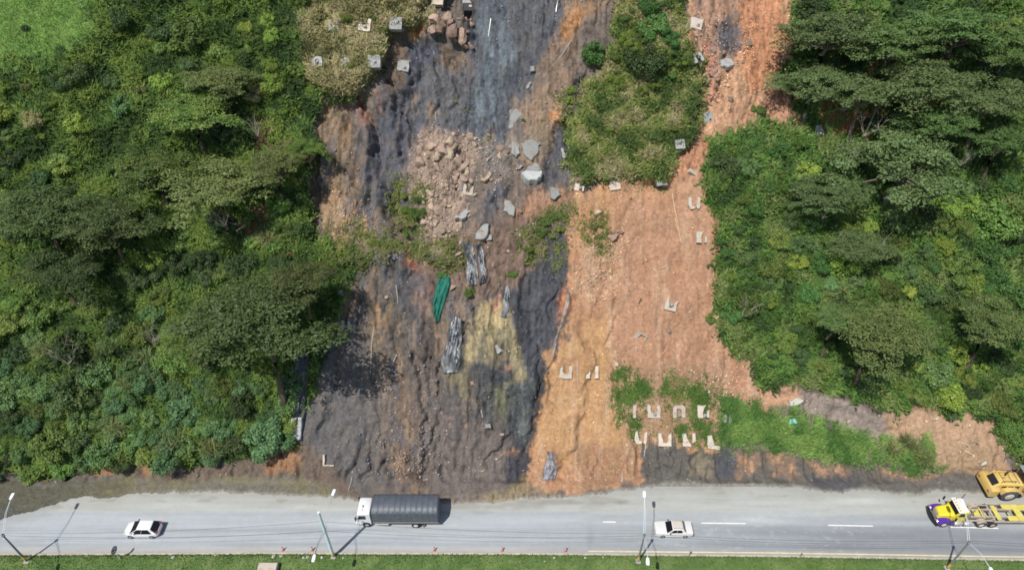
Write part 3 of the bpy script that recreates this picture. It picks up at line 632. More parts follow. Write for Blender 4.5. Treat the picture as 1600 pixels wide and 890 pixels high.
def umbrella_mesh(seed, Rr=6.0, n=7000, plates=46, leaf=.20):
    """crown of a spreading tree with flat feathery plates; origin at the crown's centre"""
    r = np.random.default_rng(seed); Ps = []; Ns = []; C_ = []
    for k in range(plates):
        th = r.uniform(0, 2 * np.pi); q = np.sqrt(r.uniform(0, 1)) * Rr * (0.82 + .18 * np.sin(th * 3 + seed))
        z = 1.9 * (1 - (q / Rr) ** 2) + r.uniform(-1.9, .55) - .5
        pr = r.uniform(.7, 1.75) * Rr / 6; C_.append((q * np.cos(th), q * np.sin(th), z))
        m = int(n / plates * (pr / 1.25) ** 2); a = r.uniform(0, 2 * np.pi, m); d = np.sqrt(r.uniform(0, 1, m))
        lob = 1 + .22 * np.sin(a * r.integers(3, 7) + r.uniform(0, 6)) + .12 * np.sin(a * 11 + r.uniform(0, 6))
        e = r.uniform(.75, 1.3); rot = r.uniform(0, np.pi)
        lx = d * lob * np.cos(a) * pr * e; ly = d * lob * np.sin(a) * pr / e
        X_ = lx * np.cos(rot) - ly * np.sin(rot); Y_ = lx * np.sin(rot) + ly * np.cos(rot)
        tilt = r.normal(0, .16, 2)
        Z_ = .34 * pr * (1 - d ** 2) + r.normal(0, .07, m) + X_ * tilt[0] + Y_ * tilt[1]
        Ps.append(np.stack([X_ + C_[-1][0], Y_ + C_[-1][1], Z_ + z], 1))
        Ns.append(np.stack([X_ * .35, Y_ * .35, np.ones(m)], 1))
    P = np.concatenate(Ps); Nn = np.concatenate(Ns)
    return leaf_quads(P, Nn, leaf, .5, r, .42), quads(len(P)), C_
def only_mesh(name, Vv, Ff, mat):
    o = np_mesh(name, Vv, Ff, mat); me = o.data; bpy.data.objects.remove(o); return me
BLOBS = [blob_mesh(100 + i, nl=[14, 20, 26, 18, 22][i % 5], flat=[.62, .8, .9, .72, 1.0][i % 5], leaf=[.068, .058, .052][i % 3], n=[3000, 3800, 4400][i % 3], rag=[.25, .4, .32][i % 3]) for i in range(8)]
_cache = {}
def bush_data(k, mat, name):
    key = (k, mat.name)
    if key not in _cache: _cache[key] = only_mesh(name, *BLOBS[k], mat)
    return _cache[key]
def bush(u, v, r_px, mat, label, cat='shrub', group=None, name='shrub', k=None, squash=1.0, lift=.45):
    rad = r_px / 12.9; k = rng.integers(0, len(BLOBS)) if k is None else k
    p = at(u, v, rad * lift)
    o = bpy.data.objects.new(name, bush_data(int(k), mat, name)); link(o)
    o.location = p - Vector((0, 0, .1 * rad)); o.rotation_euler = (R(22) * rng.uniform(.5, 1.2), 0, rng.uniform(0, 6.28))
    f = rng.uniform(.88, 1.12); o.rotation_mode = 'ZXY'
    o.scale = (rad * f, rad / f, rad * squash * rng.uniform(.85, 1.1))
    return tag(o, label, cat, group)
UMB = [umbrella_mesh(200 + i, 6.0, [13000, 11500, 14000, 12000][i], [64, 56, 74, 60][i], .145) for i in range(4)]
def umbrella_tree(u, v, r_px, mat, label, group=None, k=0, dz=9.0, root=None, name='umbrella_tree', sx=1.0, pale=False, sy=1.0, z=1.0):
    """spreading tree; chart (u, v) is the middle of its crown, dz its height over the soil"""
    dz = dz * (.6 if mat in (UM['p'], UM['f']) else .75)
    if mat in (UM['p'], UM['f']): r_px *= 1.12
    if root is None: base = at(u, v, dz); top = base + Vector((0, 0, dz))
    else:
        base = at(*root); d = base.y; cc = chart_plane_y(u, v, d - 3.0); top = Vector(cc)
    t = thing(name, label, 'tree', base, 0, group); sc_ = r_px / 12.4 / 6.0 * (84 / ((top.y * CT - (top.z - CAM_H) * ST))) ** -1
    Vv, Ff, C_ = UMB[k]; rz = rng.uniform(0, 6.28); ca, sa = math.cos(rz), math.sin(rz)
    V2 = np.stack([(Vv[:, 0] * ca - Vv[:, 1] * sa) * sc_ * sx, (Vv[:, 0] * sa + Vv[:, 1] * ca) * sc_ * sy, Vv[:, 2] * sc_ * z], 1) + np.array(top - base)
    np_mesh('crown', V2, Ff, mat, t)
    tr = MB(); mid = (top - base) * .5 + Vector((rng.normal(0, .25), rng.normal(0, .25), 0)); fork = (top - base) * .72 + Vector((0, 0, -.4))
    tr.tube([(0, 0, -.5), mid * .5, mid, fork], [.30 * sc_ + .08, .24 * sc_ + .06, .2 * sc_ + .05, .15 * sc_ + .04], 7)
    for c in C_[::3]:
        e = Vector(((c[0] * ca - c[1] * sa) * sc_ * sx, (c[0] * sa + c[1] * ca) * sc_ * sy, (c[2] - .1) * sc_ * z)) + (top - base)
        m_ = fork * .45 + e * .55 + Vector((0, 0, -.35 * sc_)); tr.tube([fork * .98, m_, e], [.10 * sc_ + .02, .06 * sc_ + .015, .02], 5)
    tr.build('trunk', M_bark_grey if pale else M_bark, t, True)
    return t

M_bark_grey = material('grey_bark', (0.15, 0.13, 0.105), 0.95, noise=0.3, nscale=3)
# ---- big spreading trees, each with its own place
UT = [
 # u, v, r, mat, k, dz, sx, sy, label
 (398, 492, 98, 'o', 0, 20, 1.25, 1.0, 'large olive spreading tree overhanging the dark shale on the left edge of the slide'),
 (472, 440, 54, 'o', 1, 15, 1.0, 1.0, 'olive tree crown just above the large overhanging tree, touching the slide'),
 (300, 516, 48, 'm', 2, 9, 1.1, 1.0, 'greener spreading crown tucked against the left side of the large overhanging tree'),
 (330, 285, 66, 'o', 1, 9, 1.35, 1.0, 'dull olive spreading tree beside the brown soil hollow in the left thicket'),
 (300, 178, 60, 'm', 3, 7, 1.2, .9, 'low green spreading tree below the dry scrub block'),
 (345, 125, 46, 'o', 2, 7, 1.3, .9, 'flat olive tree crown beside the dry scrub at the top left'),
 (62, 330, 70, 'o', 3, 8, 1.2, 1.0, 'broad olive tree crown at the left border of the photo, midway up'),
 (165, 345, 62, 'o', 0, 8, 1.2, 1.0, 'broad olive tree crown in the middle of the left thicket'),
 (240, 262, 58, 'm', 2, 7, 1.3, .9, 'mid green spreading tree below the bright shrubs of the left slope'),
 (90, 420, 56, 'd', 1, 8, 1.2, 1.0, 'dark spreading tree low on the left border'),
 (428, 255, 44, 'o', 3, 8, 1.1, 1.0, 'olive tree leaning over the brown gully left of the rubble'),
 (478, 232, 30, 'm', 1, 7, 1.0, 1.0, 'small tree crown hanging at the left lip of the scar'),
 (1410, 250, 84, 'p', 0, 10, 1.05, .95, 'broad pale olive tree with layered crown above the right thicket'),
 (1300, 300, 46, 'p', 1, 8, 1.3, .9, 'thin pale olive tree left of the broad layered tree'),
 (1375, 518, 70, 'o', 2, 12, 1.15, .95, 'olive spreading tree with deep shade under it in the lower right thicket'),
 (1310, 498, 34, 'o', 3, 9, 1.2, 1.0, 'small olive crown joined to the left of the shaded spreading tree'),
 (1560, 500, 54, 'o', 1, 11, 1.0, 1.1, 'olive tree at the right border above the loader'),
 (1340, 385, 40, 'p', 3, 7, 1.3, .9, 'thin spreading tree with bare pale limb in the right thicket'),
 (1300, 50, 62, 'p', 2, 10, 1.2, .9, 'layered tree at the top of the red earth strip'),
 (1275, 130, 52, 'p', 0, 9, 1.2, .9, 'layered tree leaning over the red earth beside the upper slide'),
 (1395, 62, 66, 'f', 1, 12, 1.25, .85, 'tall layered tree second along the top right wood'),
 (1500, 40, 62, 'f', 3, 13, 1.2, .85, 'bright layered tree under the top right edge of the photo'),
 (1580, 70, 50, 'f', 0, 12, 1.1, .9, 'layered tree cut by the right border near the top'),
 (1350, 142, 54, 'p', 3, 10, 1.3, .85, 'layered tree over bare red soil in the upper right wood'),
 (1450, 128, 64, 'p', 2, 12, 1.3, .8, 'layered tree in the middle of the upper right wood'),
 (1550, 150, 56, 'p', 1, 12, 1.2, .85, 'layered tree below the right corner of the wood'),
 (1470, 190, 44, 'f', 0, 10, 1.3, .8, 'lower layered tree above the dark hollow of the right wood'),
 (1570, 215, 40, 'f', 2, 10, 1.1, .9, 'small layered crown at the right border beside the dark hollow'),
]
UM = {'o': M_leaf_olive, 'm': M_leaf_mid, 'd': M_leaf_dark, 'p': material('pale_olive_leaves', (0.135, 0.190, 0.070), .55, island=.3, objvar=.12, translucent=.22, spec=.3, color2=(.110, .170, .060), nscale=.9),
      'f': material('fresh_feather_leaves', (0.115, 0.195, 0.056), .55, island=.3, objvar=.15, translucent=.22, spec=.3)}
for u, v, r, mk, k, dz, sx, sy, lab in UT:
    umbrella_tree(u, v, r, UM[mk], lab, None, k, dz, None, 'umbrella_tree', sx, mk == 'p', sy)

# ---- shrubs that stand alone or stand out
SH = [
 (928, 74, 26, 'g', 1.15, 'round bright green tree alone on brown earth at the upper left of the central scrub'),
 (1006, 88, 36, 'k', 1.0, 'large dark round shrub in the middle of the upper central scrub'),
 (1024, 28, 34, 'g', 1.0, 'green shrub at the top edge of the central scrub'),
 (985, 55, 24, 'l', .9, 'light green shrub between the round tree and the dark shrub'),
 (1182, 214, 24, 'g', 1.0, 'leafy green shrub at the top corner of the right thicket by the red earth'),
 (1134, 252, 28, 'k', .9, 'dark rounded shrub at the upper left corner of the right thicket'),
 (1164, 238, 20, 'g', .9, 'green shrub between the two corner shrubs of the right thicket'),
 (1186, 166, 14, 'm', .8, 'small green bush alone on the red earth strip'),
 (1110, 492, 12, 'm', .8, 'small green bush alone on the tan slide near the right thicket'),
 (1196, 505, 9, 'd', .8, 'tiny dark bush at the slide margin of the right thicket'),
 (1210, 430, 22, 'b', 1.0, 'dark feathery shrub casting a round shadow in the right thicket'),
 (800, 424, 10, 'm', .8, 'small bush beside the hanging plastic on the central slope'),
 (734, 452, 12, 'm', .7, 'small green bush under the upper grey plastic sheet'),
 (818, 186, 5, 'm', 1.0, 'tiny shrub behind the pale slab in the upper chute'),
 (690, 424, 11, 'm', .8, 'small green bush at the head of the green cloth'),
 (888, 150, 14, 'l', .8, 'yellow-green bush on the brown strip beside the central scrub'),
 (893, 138, 10, 'l', .8, 'pale bush just above the yellow-green one on the brown strip'),
 (1444, 708, 20, 't', 1.0, 'tall reedy clump at the end of the green grass bank'),
 (408, 668, 40, 'c', 1.0, 'fresh blue-green shrub at the lower right corner of the left thicket'),
 (120, 112, 26, 'k', 1.0, 'very dark rounded shrub below the bright meadow'),
 (92, 124, 20, 'k', .9, 'second very dark shrub, left of the larger dark one under the meadow'),
 (12, 232, 30, 'k', .9, 'black-green shrub at the left border above the olive trees'),
 (250, 28, 34, 'd', .9, 'dark green shrub at the top right of the meadow'),
 (190, 20, 26, 'd', .9, 'dark shrub hugging the meadow corner at the top'),
 (298, 46, 38, 'm', .9, 'large green shrub beside the dry scrub at the top'),
 (40, 40, 9, 'd', .8, 'small lone shrub on the bright meadow'),
 (232, 388, 34, 'l', .8, 'bright lime shrub in the middle of the left thicket'),
 (344, 210, 20, 'k', 1.0, 'dark upright shrub beside the brown hollow'),
 (402, 135, 24, 'y', 1.1, 'dry straw-coloured bush beside the dry scrub'),
 (1250, 372, 24, 'b', .9, 'blue-green shrub along the left flank of the right thicket'),
 (1480, 310, 34, 'l', .8, 'yellow-green shrub under the broad layered tree at right'),
 (1560, 330, 44, 'm', .9, 'large leafy shrub at the right border'),
 (1520, 425, 30, 'l', .8, 'lime shrub with yellowing leaves near the right border'),
]
SM = {'g': material('fresh_green_leaves', (0.075, 0.170, 0.042), .55, island=.35, objvar=.12, translucent=.22, spec=.3), 'k': M_leaf_dark, 'l': M_leaf_lime, 'm': M_leaf_mid, 'd': M_leaf_dark, 'b': M_leaf_blue, 't': M_leaf_mid,
      'c': material('pale_blue_green_leaves', (0.110, 0.205, 0.085), .55, island=.35, objvar=.1, translucent=.22, spec=.3), 'y': M_leaf_dry}
used = []
for u, v, r, mk, sq, lab in SH:
    bush(u, v, r, SM[mk], lab, 'bush' if r < 15 else 'shrub', None, 'shrub', None, sq); used.append((u, v, r))

# ---- the many shrubs of the thickets
def fill(P, n, rmin, rmax, mats, label, group, seed, squash=.9, gap=.62, cat='shrub', avoid=True):
    r = np.random.default_rng(seed); P = np.asarray(P, float); pts = []; tries = 0
    lo = P.min(0); hi = P.max(0)
    while len(pts) < n and tries < n * 60:
        tries += 1; q = lo + r.random(2) * (hi - lo); rad = rmin + (rmax - rmin) * r.random() ** 1.6
        if poly_sd(P, np.array([q[0]]), np.array([q[1]]))[0] > -rad * .45: continue
        if any((q[0] - a) ** 2 + (q[1] - b) ** 2 < ((rad + c) * gap) ** 2 for a, b, c in pts): continue
        if avoid and any((q[0] - a) ** 2 + (q[1] - b) ** 2 < (c * .8) ** 2 for a, b, c in used): continue
        pts.append((q[0], q[1], rad)); mk = mats[r.integers(0, len(mats))]
        PLAN.append((rad, q[0], q[1], mk, label[mk] if isinstance(label, dict) else label, cat, group, squash))
    return len(pts)
LAB = {'m': 'mid green', 'd': 'dark green', 'k': 'dark green', 'l': 'lime green', 'b': 'blue-green', 'c': 'pale blue-green', 'g': 'fresh green', 'y': 'straw-coloured'}
def labs(t): return {k: f'{c} {t}' for k, c in LAB.items()}
PLAN = []
n = 0
n += fill([(-30, 560), (200, 560), (300, 580), (470, 575), (475, 640), (455, 690), (400, 708), (250, 726), (100, 740), (-30, 752)], 62, 20, 40, 'bbccmbd', labs('leafy shrub in the thick belt above the toe bank at left'), 'shrubs of the lower left belt', 1, 1.0, .58)
n += fill([(-30, 440), (200, 440), (300, 440), (300, 570), (-30, 570)], 24, 18, 36, 'bmmd', labs('shrub between the olive trees and the lower belt at left'), 'shrubs of the middle left thicket', 2)
n += fill([(200, 360), (470, 330), (440, 440), (300, 440), (200, 440)], 16, 16, 32, 'dmmk', labs('shrub under the brown hollow of the left thicket'), 'shrubs below the left hollow', 3)
n += fill([(-30, 230), (500, 250), (480, 330), (300, 370), (-30, 440)], 28, 16, 30, 'mmdd', labs('shrub among the olive tree crowns of the left slope'), 'shrubs among the left olive trees', 4)
n += fill([(-30, 100), (150, 60), (160, 0), (310, 0), (330, 80), (480, 110), (480, 240), (-30, 250)], 40, 10, 24, 'mlllbmy', labs('shrub on the upper left slope below the meadow'), 'shrubs of the upper left slope', 5)
n += fill([(310, -20), (480, -20), (470, 60), (490, 160), (330, 80)], 18, 12, 24, 'mdml', labs('shrub along the left side of the dry scrub'), 'shrubs beside the dry scrub', 6)
n += fill([(1108, 226), (1262, 214), (1300, 330), (1300, 470), (1250, 560), (1180, 565), (1132, 510), (1118, 350)], 42, 13, 28, 'gmblm', labs('shrub on the slide-side flank of the right thicket'), 'shrubs of the right thicket flank', 7)
n += fill([(1270, 330), (1610, 250), (1610, 470), (1300, 470)], 40, 16, 34, 'mlbgdm', labs('shrub in the upper half of the right thicket'), 'shrubs of the right thicket', 8)
n += fill([(1190, 570), (1300, 480), (1610, 470), (1610, 725), (1545, 632), (1390, 620), (1250, 580)], 52, 14, 30, 'mgbmdl', labs('shrub in the lower half of the right thicket above the path'), 'shrubs above the path', 9)
n += fill([(1240, -30), (1610, -30), (1610, 260), (1500, 270), (1400, 200), (1270, 190)], 34, 14, 30, 'dkmd', labs('shrub in the shade of the upper right wood'), 'shrubs under the right wood', 10)
n += fill([(900, 130), (910, 20), (1050, -20), (1060, 60), (1090, 125), (1080, 200), (1045, 270), (900, 280)], 30, 6, 15, 'llylm', labs('low bush in the central scrub island'), 'bushes of the central scrub', 11, .7, .85)
n += fill([(960, 60), (972, 0), (1050, -25), (1062, 50), (1080, 110), (1000, 150), (945, 140)], 14, 12, 24, 'gmgkl', labs('taller bush in the upper part of the central scrub island'), 'taller bushes of the central scrub', 19, .9, .7)
n += fill([(485, 20), (680, -10), (600, 60), (585, 130), (500, 150)], 14, 7, 14, 'yyl', labs('low bush in the dry scrub block'), 'bushes of the dry scrub', 12, .7, .9)
n += fill([(614, 285), (650, 280), (666, 320), (655, 370), (625, 368), (612, 330)], 9, 9, 16, 'yml', labs('bush in the green island left of the rubble'), 'bushes of the rubble island', 13, .7, .6)
n += fill([(510, 360), (550, 345), (610, 375), (625, 400), (560, 415), (515, 405)], 8, 6, 13, 'yll', labs('bush on the ledge below the left scarp'), 'bushes of the left ledge', 14, .7, .6)
n += fill([(630, 370), (720, 378), (725, 410), (680, 420), (640, 398)], 5, 5, 10, 'yl', labs('bush on the ledge above the green cloth'), 'bushes of the middle ledge', 15, .7, .7)
n += fill([(815, 370), (860, 330), (890, 325), (884, 360), (840, 398), (818, 398)], 9, 7, 14, 'lym', labs('bush in the diagonal strip between shale and orange earth'), 'bushes of the diagonal strip', 16, .7, .6)
n += fill([(908, 345), (940, 340), (955, 375), (935, 395), (912, 385)], 5, 6, 12, 'yy', labs('pale bush on the upper orange slide'), 'bushes of the orange slide', 17, .6, .7)
n += fill([(1225, 0), (1262, 0), (1255, 90), (1235, 95)], 6, 6, 11, 'ml', labs('bush on the strip of red earth at the wood edge'), 'bushes of the red earth', 18, .7, .7)
PLAN.sort(key=lambda t: -t[0])
for rad, u, v, mk, lab, cat, group, sq in PLAN[:262]: bush(u, v, rad, SM[mk], lab, cat, group, 'shrub', None, sq)
mv, mc = [], []
SC = {'m': (.085, .150, .036), 'd': (.050, .092, .030), 'k': (.045, .080, .026), 'l': (.150, .215, .040), 'b': (.078, .145, .052), 'c': (.095, .180, .075), 'g': (.075, .165, .042), 'y': (.190, .185, .080)}
for rad, u, v, mk, lab, cat, group, sq in PLAN[262:]:
    rr = rad / 12.9; p = at(u, v, rr * .45); a = rng.uniform(0, 6.28); Vb = BLOBS[rng.integers(0, 8)][0]; Vb = Vb[:len(Vb) // 8 * 4]
    mv.append(np.stack([(Vb[:, 0] * math.cos(a) - Vb[:, 1] * math.sin(a)) * rr * 1.1, (Vb[:, 0] * math.sin(a) + Vb[:, 1] * math.cos(a)) * rr * 1.1, Vb[:, 2] * rr * sq], 1) + np.array(p))
    mc.append(np.repeat(np.array(SC[mk])[None] * rng.uniform(.75, 1.25), len(Vb), 0))
mv = np.concatenate(mv); tag(np_mesh('shrubbery', mv, quads(len(mv) // 4), M_tuft, None, False, np.concatenate(mc)), 'small shrubs scattered through both thickets and the scrub islands', 'shrubbery', kind='stuff')
print('shrubs', n)

# ---- arching reed clumps and bare dead shrubs give the thickets other shapes
def reed_mesh(seed, n=230):
    r = np.random.default_rng(seed); vs = []; 
    for k in range(n):
        a = r.uniform(0, 6.28); L_ = r.uniform(.8, 1.5); w_ = .024; d = np.array([math.cos(a), math.sin(a), 0]); s_ = np.array([-d[1], d[0], 0]); b0 = np.array([*r.normal(0, .28, 2), 0]); o_ = r.uniform(.25, 1.05)
        pts = [b0 + d * o_ * L_ * t ** 1.5 + np.array([0, 0, L_ * (t - .55 * t * t * o_)]) for t in (0, .35, .7, 1.0)]; ws = [w_, w_, w_ * .8, .004]
        for i in range(3): vs += [pts[i] - s_ * ws[i], pts[i] + s_ * ws[i], pts[i + 1] + s_ * ws[i + 1], pts[i + 1] - s_ * ws[i + 1]]
    vs = np.array(vs); return vs, quads(len(vs) // 4)
M_reed = material('reed_blades', (0.22, 0.26, 0.105), .6, island=.25, objvar=.15, translucent=.2, spec=.3)
RE = [only_mesh('reed_clump', *reed_mesh(400 + i), M_reed) for i in range(3)]
for i, (u, v, r_) in enumerate(((228, 560, 22), (250, 585, 18), (205, 598, 18), (272, 690, 20), (330, 702, 22), (362, 690, 18), (168, 545, 20), (312, 560, 16), (66, 545, 18), (120, 640, 18), (180, 668, 18), (418, 372, 18), (430, 300, 14), (1416, 690, 16), (1440, 712, 18), (1395, 700, 14))):
    p = at(u, v, .4); o = bpy.data.objects.new('reed_clump', RE[i % 3]); link(o); o.location = p; o.rotation_euler = (R(15), 0, rng.uniform(0, 6.28)); s_ = r_ / 12.9; o.scale = (s_, s_, s_ * 1.1)
    tag(o, 'arching pale green reed clump at the end of the grass bank' if u > 1000 else 'arching pale green reed clump among the shrubs of the left thicket', 'reed clump', 'reed clumps of the grass bank' if u > 1000 else 'reed clumps of the left thicket')
def dead_mesh(seed):
    r = np.random.default_rng(seed); b_ = MB()
    for k in range(9):
        a = r.uniform(0, 6.28); t_ = r.uniform(.4, 1.0); e = Vector((math.cos(a) * t_, math.sin(a) * t_, r.uniform(.6, 1.2))); m_ = e * .5 + Vector(r.normal(0, .10, 3)); b_.tube([(0, 0, 0), m_, e], [.022, .014, .005], 4)
        for q in range(3):
            e2 = m_.lerp(e, r.uniform(0, .7)); b_.tube([e2, e2 + Vector(r.normal(0, .22, 3)) + Vector((0, 0, .15))], [.009, .003], 3)
    o = b_.build('dead_shrub', M_bark_pale); me = o.data; bpy.data.objects.remove(o); return me
DM = [dead_mesh(500 + i) for i in range(3)]
for i, (u, v, r_, lab) in enumerate(((240, 528, 30, 'bare grey dead shrub beside the reed clumps of the left thicket'), (108, 560, 26, 'bare grey dead shrub near the left border above the leafy belt'), (352, 345, 26, 'bare dead shrub over the brown hollow of the left thicket'), (404, 205, 24, 'bare dead shrub at the brown cut below the straw-coloured bush'), (1350, 205, 34, 'tall bare dead shrub over red soil under the right wood'), (1318, 165, 30, 'bare dead shrub at the edge of the red earth under the wood'), (1370, 392, 26, 'bare pale limbs in the middle of the right thicket'), (1160, 485, 22, 'bare twiggy shrub at the slide edge of the right thicket'), (1320, 240, 26, 'leafless shrub left of the broad layered tree'), (1500, 250, 24, 'leafless shrub in the dark hollow of the right wood'))):
    p = at(u, v, 1.5); o = bpy.data.objects.new('dead_shrub', DM[i % 3]); link(o); o.location = p + Vector((0, -.5, 1.0)); o.rotation_euler = (R(12), 0, rng.uniform(0, 6.28)); s_ = r_ / 12.9; o.scale = (s_, s_, s_ * 1.3); tag(o, lab, 'dead shrub')

# ---- uncountable low cover: tufts of leaves and grass
def tufts(name, n, weight, hmin, hmax, palette, label, cat, seed, blades=5, width=.35, spread=.25, mat=M_tuft, upright=.5):
    r = np.random.default_rng(seed); wgt = weight.ravel() * (~far).ravel(); wgt = wgt / wgt.sum()
    ids = r.choice(wgt.size, n, p=wgt); base = P3.reshape(-1, 3)[ids] + r.normal(0, .06, (n, 3)) * (1, 1, 0)
    cu, cv = U.ravel()[ids], V.ravel()[ids]
    pal = np.asarray(palette, float); t = np.clip((fbm(cu / 24, cv / 24, 4, 140 + seed % 5) - .5) * 3.2 + .5 + r.normal(0, .12, n), 0, .999) * (len(pal) - 1)
    i0 = t.astype(int); f = (t - i0)[:, None]; colr = pal[i0] * (1 - f) + pal[np.minimum(i0 + 1, len(pal) - 1)] * f
    h = r.uniform(hmin, hmax, n)
    B = np.repeat(base, blades, 0); hh = np.repeat(h, blades) * r.uniform(.6, 1.2, n * blades); m_ = n * blades
    a = r.uniform(0, 2 * np.pi, m_); lean = r.uniform(.5, 1.7, m_); side = np.stack([-np.sin(a), np.cos(a), 0 * a], 1)
    dirn = np.stack([np.cos(a) * lean, np.sin(a) * lean * .72 - .25 - .5 * upright * 0, np.sin(a) * lean * .55 + upright + .25], 1); side = np.stack([-np.sin(a), np.cos(a) * .75, np.cos(a) * .5], 1); dirn /= np.linalg.norm(dirn, axis=1)[:, None]
    off = r.normal(0, spread, (m_, 3)) * (1, .7, 0) ; off[:, 2] = off[:, 1]; off = off * np.where((B[:, 2] > .5)[:, None], 1.0, (1, 1, 0))
    Bp = B + off; wd = (width * hh * r.uniform(.7, 1.3, m_))[:, None]
    tip = Bp + dirn * hh[:, None]
    Vv = np.stack([Bp - side * wd * .5 - (0, 0, .05), Bp + side * wd * .5 - (0, 0, .05), tip], 1).reshape(-1, 3)
    cc = np.repeat(np.repeat(colr, blades, 0) * r.uniform(.8, 1.2, (m_, 1)), 3, 0)
    o = np_mesh(name, Vv, np.arange(m_ * 3).reshape(-1, 3), mat, None, False, cc)
    return tag(o, label, cat, kind='stuff')
zL, zR, zM, zD, zG = vegL, vegR, vegM, vegD, zone(Z_GRASSBANK, *W1, 16)
meadow = zone([(-900, -900), (160, -900), (150, 0), (150, 60), (100, 95), (30, 110), (-900, 130)], *W1, 26)
inview = ((U > -40) & (U < 1640) & (V > -40) & (V < 930)).astype(float)
patch = sstep(.40, .60, fbm(U / 14, V / 14, 3, 150)) * .8 + .2; sparse = sstep(.44, .60, fbm(U / 10, V / 12, 3, 152)) + .06
lowL = zone([(-50, 560), (480, 560), (480, 760), (-50, 760)], U, V, 20)
hollow = np.maximum.reduce([zone(P, *W1, 8) for P in ([(335, 325), (435, 318), (450, 372), (365, 378)], [(398, 178), (432, 178), (422, 245), (384, 245)], [(1262, 95), (1400, 100), (1405, 215), (1280, 215)])])
tufts('undergrowth', 52000, zL * (1 - zD) * (1 - meadow) * (1 - hollow * .9) * inview * patch, .35, .95, [(0.052, 0.095, 0.031), (0.096, 0.17, 0.042), (0.14, 0.226, 0.054), (0.184, 0.254, 0.057)], 'tangled green undergrowth covering the left slope', 'undergrowth', 21)
tufts('undergrowth', 46000, zR * (1 - hollow * .8) * inview * patch, .35, .95, [(0.061, 0.108, 0.035), (0.102, 0.201, 0.045), (0.149, 0.254, 0.056), (0.193, 0.245, 0.084)], 'tangled green undergrowth covering the right thicket', 'undergrowth', 22)
tufts('scrub', 10500, zone(Z_MID, *W1, 14) * inview * sparse, .3, .75, [(0.09, 0.14, 0.042), (0.19, 0.25, 0.065), (0.27, 0.31, 0.09), (0.34, 0.31, 0.17)], 'yellow-green scrub covering the central island', 'scrub', 23)
tufts('dry_scrub', 8500, zD * inview * sparse, .3, .7, [(0.16, 0.165, 0.07), (0.30, 0.285, 0.125), (0.40, 0.36, 0.19), (0.44, 0.39, 0.22)], 'dry straw-coloured scrub of the upper left block', 'scrub', 24)
tufts('meadow_grass', 9000, meadow * inview, .12, .3, [(0.17, 0.28, 0.075), (0.27, 0.37, 0.115)], 'bright meadow grass in the upper left corner', 'grass', 25, upright=.8)
gb = np.maximum(zG, .0)
tufts('tall_grass', 10500, gb * inview * (sstep(.36, .58, fbm(U / 12, V / 9, 3, 154)) * .9 + .1), .30, .75, [(0.12, 0.24, 0.065), (0.19, 0.35, 0.095), (0.28, 0.42, 0.12)], 'tall green grass on the bank above the toe at right', 'grass', 26, width=.16, upright=.9)
sp = np.maximum.reduce([zone(P, *W1, 9) for P in ([(962, 572), (974, 575), (972, 655), (966, 660), (960, 600)], [(976, 590), (1010, 585), (1012, 605), (975, 635)], [(1028, 592), (1060, 598), (1055, 620), (1030, 605)], [(1064, 602), (1100, 605), (1095, 630), (1070, 622)], [(985, 655), (998, 660), (990, 690), (980, 680)], [(1085, 630), (1100, 632), (1096, 660), (1086, 655)], [(1090, 655), (1115, 660), (1110, 680), (1092, 676)], [(1056, 660), (1068, 660), (1066, 680), (1058, 678)])])
spots_g = sp * .9 * sstep(.35, .6, fbm(U / 6, V / 6, 3, 156)) + .07 * zone([(960, 570), (1130, 590), (1130, 692), (1000, 690)], *W1, 8) * sstep(.5, .65, mott2)
tufts('grass_tufts', 2600, spots_g * inview, .25, .6, [(0.093, 0.178, 0.041), (0.145, 0.238, 0.058)], 'green grass tufts around the lower anchor blocks', 'grass', 27, width=.22)
wz = (1 - veg) * (1 - flat) * inview * sstep(.56, .72, fbm(U / 26, V / 20, 3, 160)) * zone([(490, 160), (700, 140), (900, 60), (900, 440), (700, 470), (500, 420)], U, V, 30)
isl = np.maximum.reduce([zone(P, *W1, 12) for P in ([(614, 285), (650, 280), (668, 320), (657, 372), (625, 372), (610, 330)], [(505, 355), (550, 342), (612, 372), (630, 400), (560, 418), (510, 408)], [(625, 368), (722, 376), (728, 412), (680, 424), (640, 400)], [(812, 372), (860, 328), (892, 322), (886, 362), (840, 400), (816, 400)], [(905, 342), (945, 338), (958, 376), (935, 398), (910, 388)], [(870, 155), (905, 130), (890, 180), (874, 190)], [(862, 385), (880, 390), (880, 420), (866, 418)])])
tufts('weeds', 3000, isl * inview * (sstep(.38, .6, fbm(U / 7, V / 7, 3, 158)) + .08) + .02 * wz, .25, .6, [(0.128, 0.17, 0.051), (0.196, 0.238, 0.061), (0.238, 0.23, 0.102)], 'sparse yellow-green weeds on the ledges of the slide', 'weeds', 28)
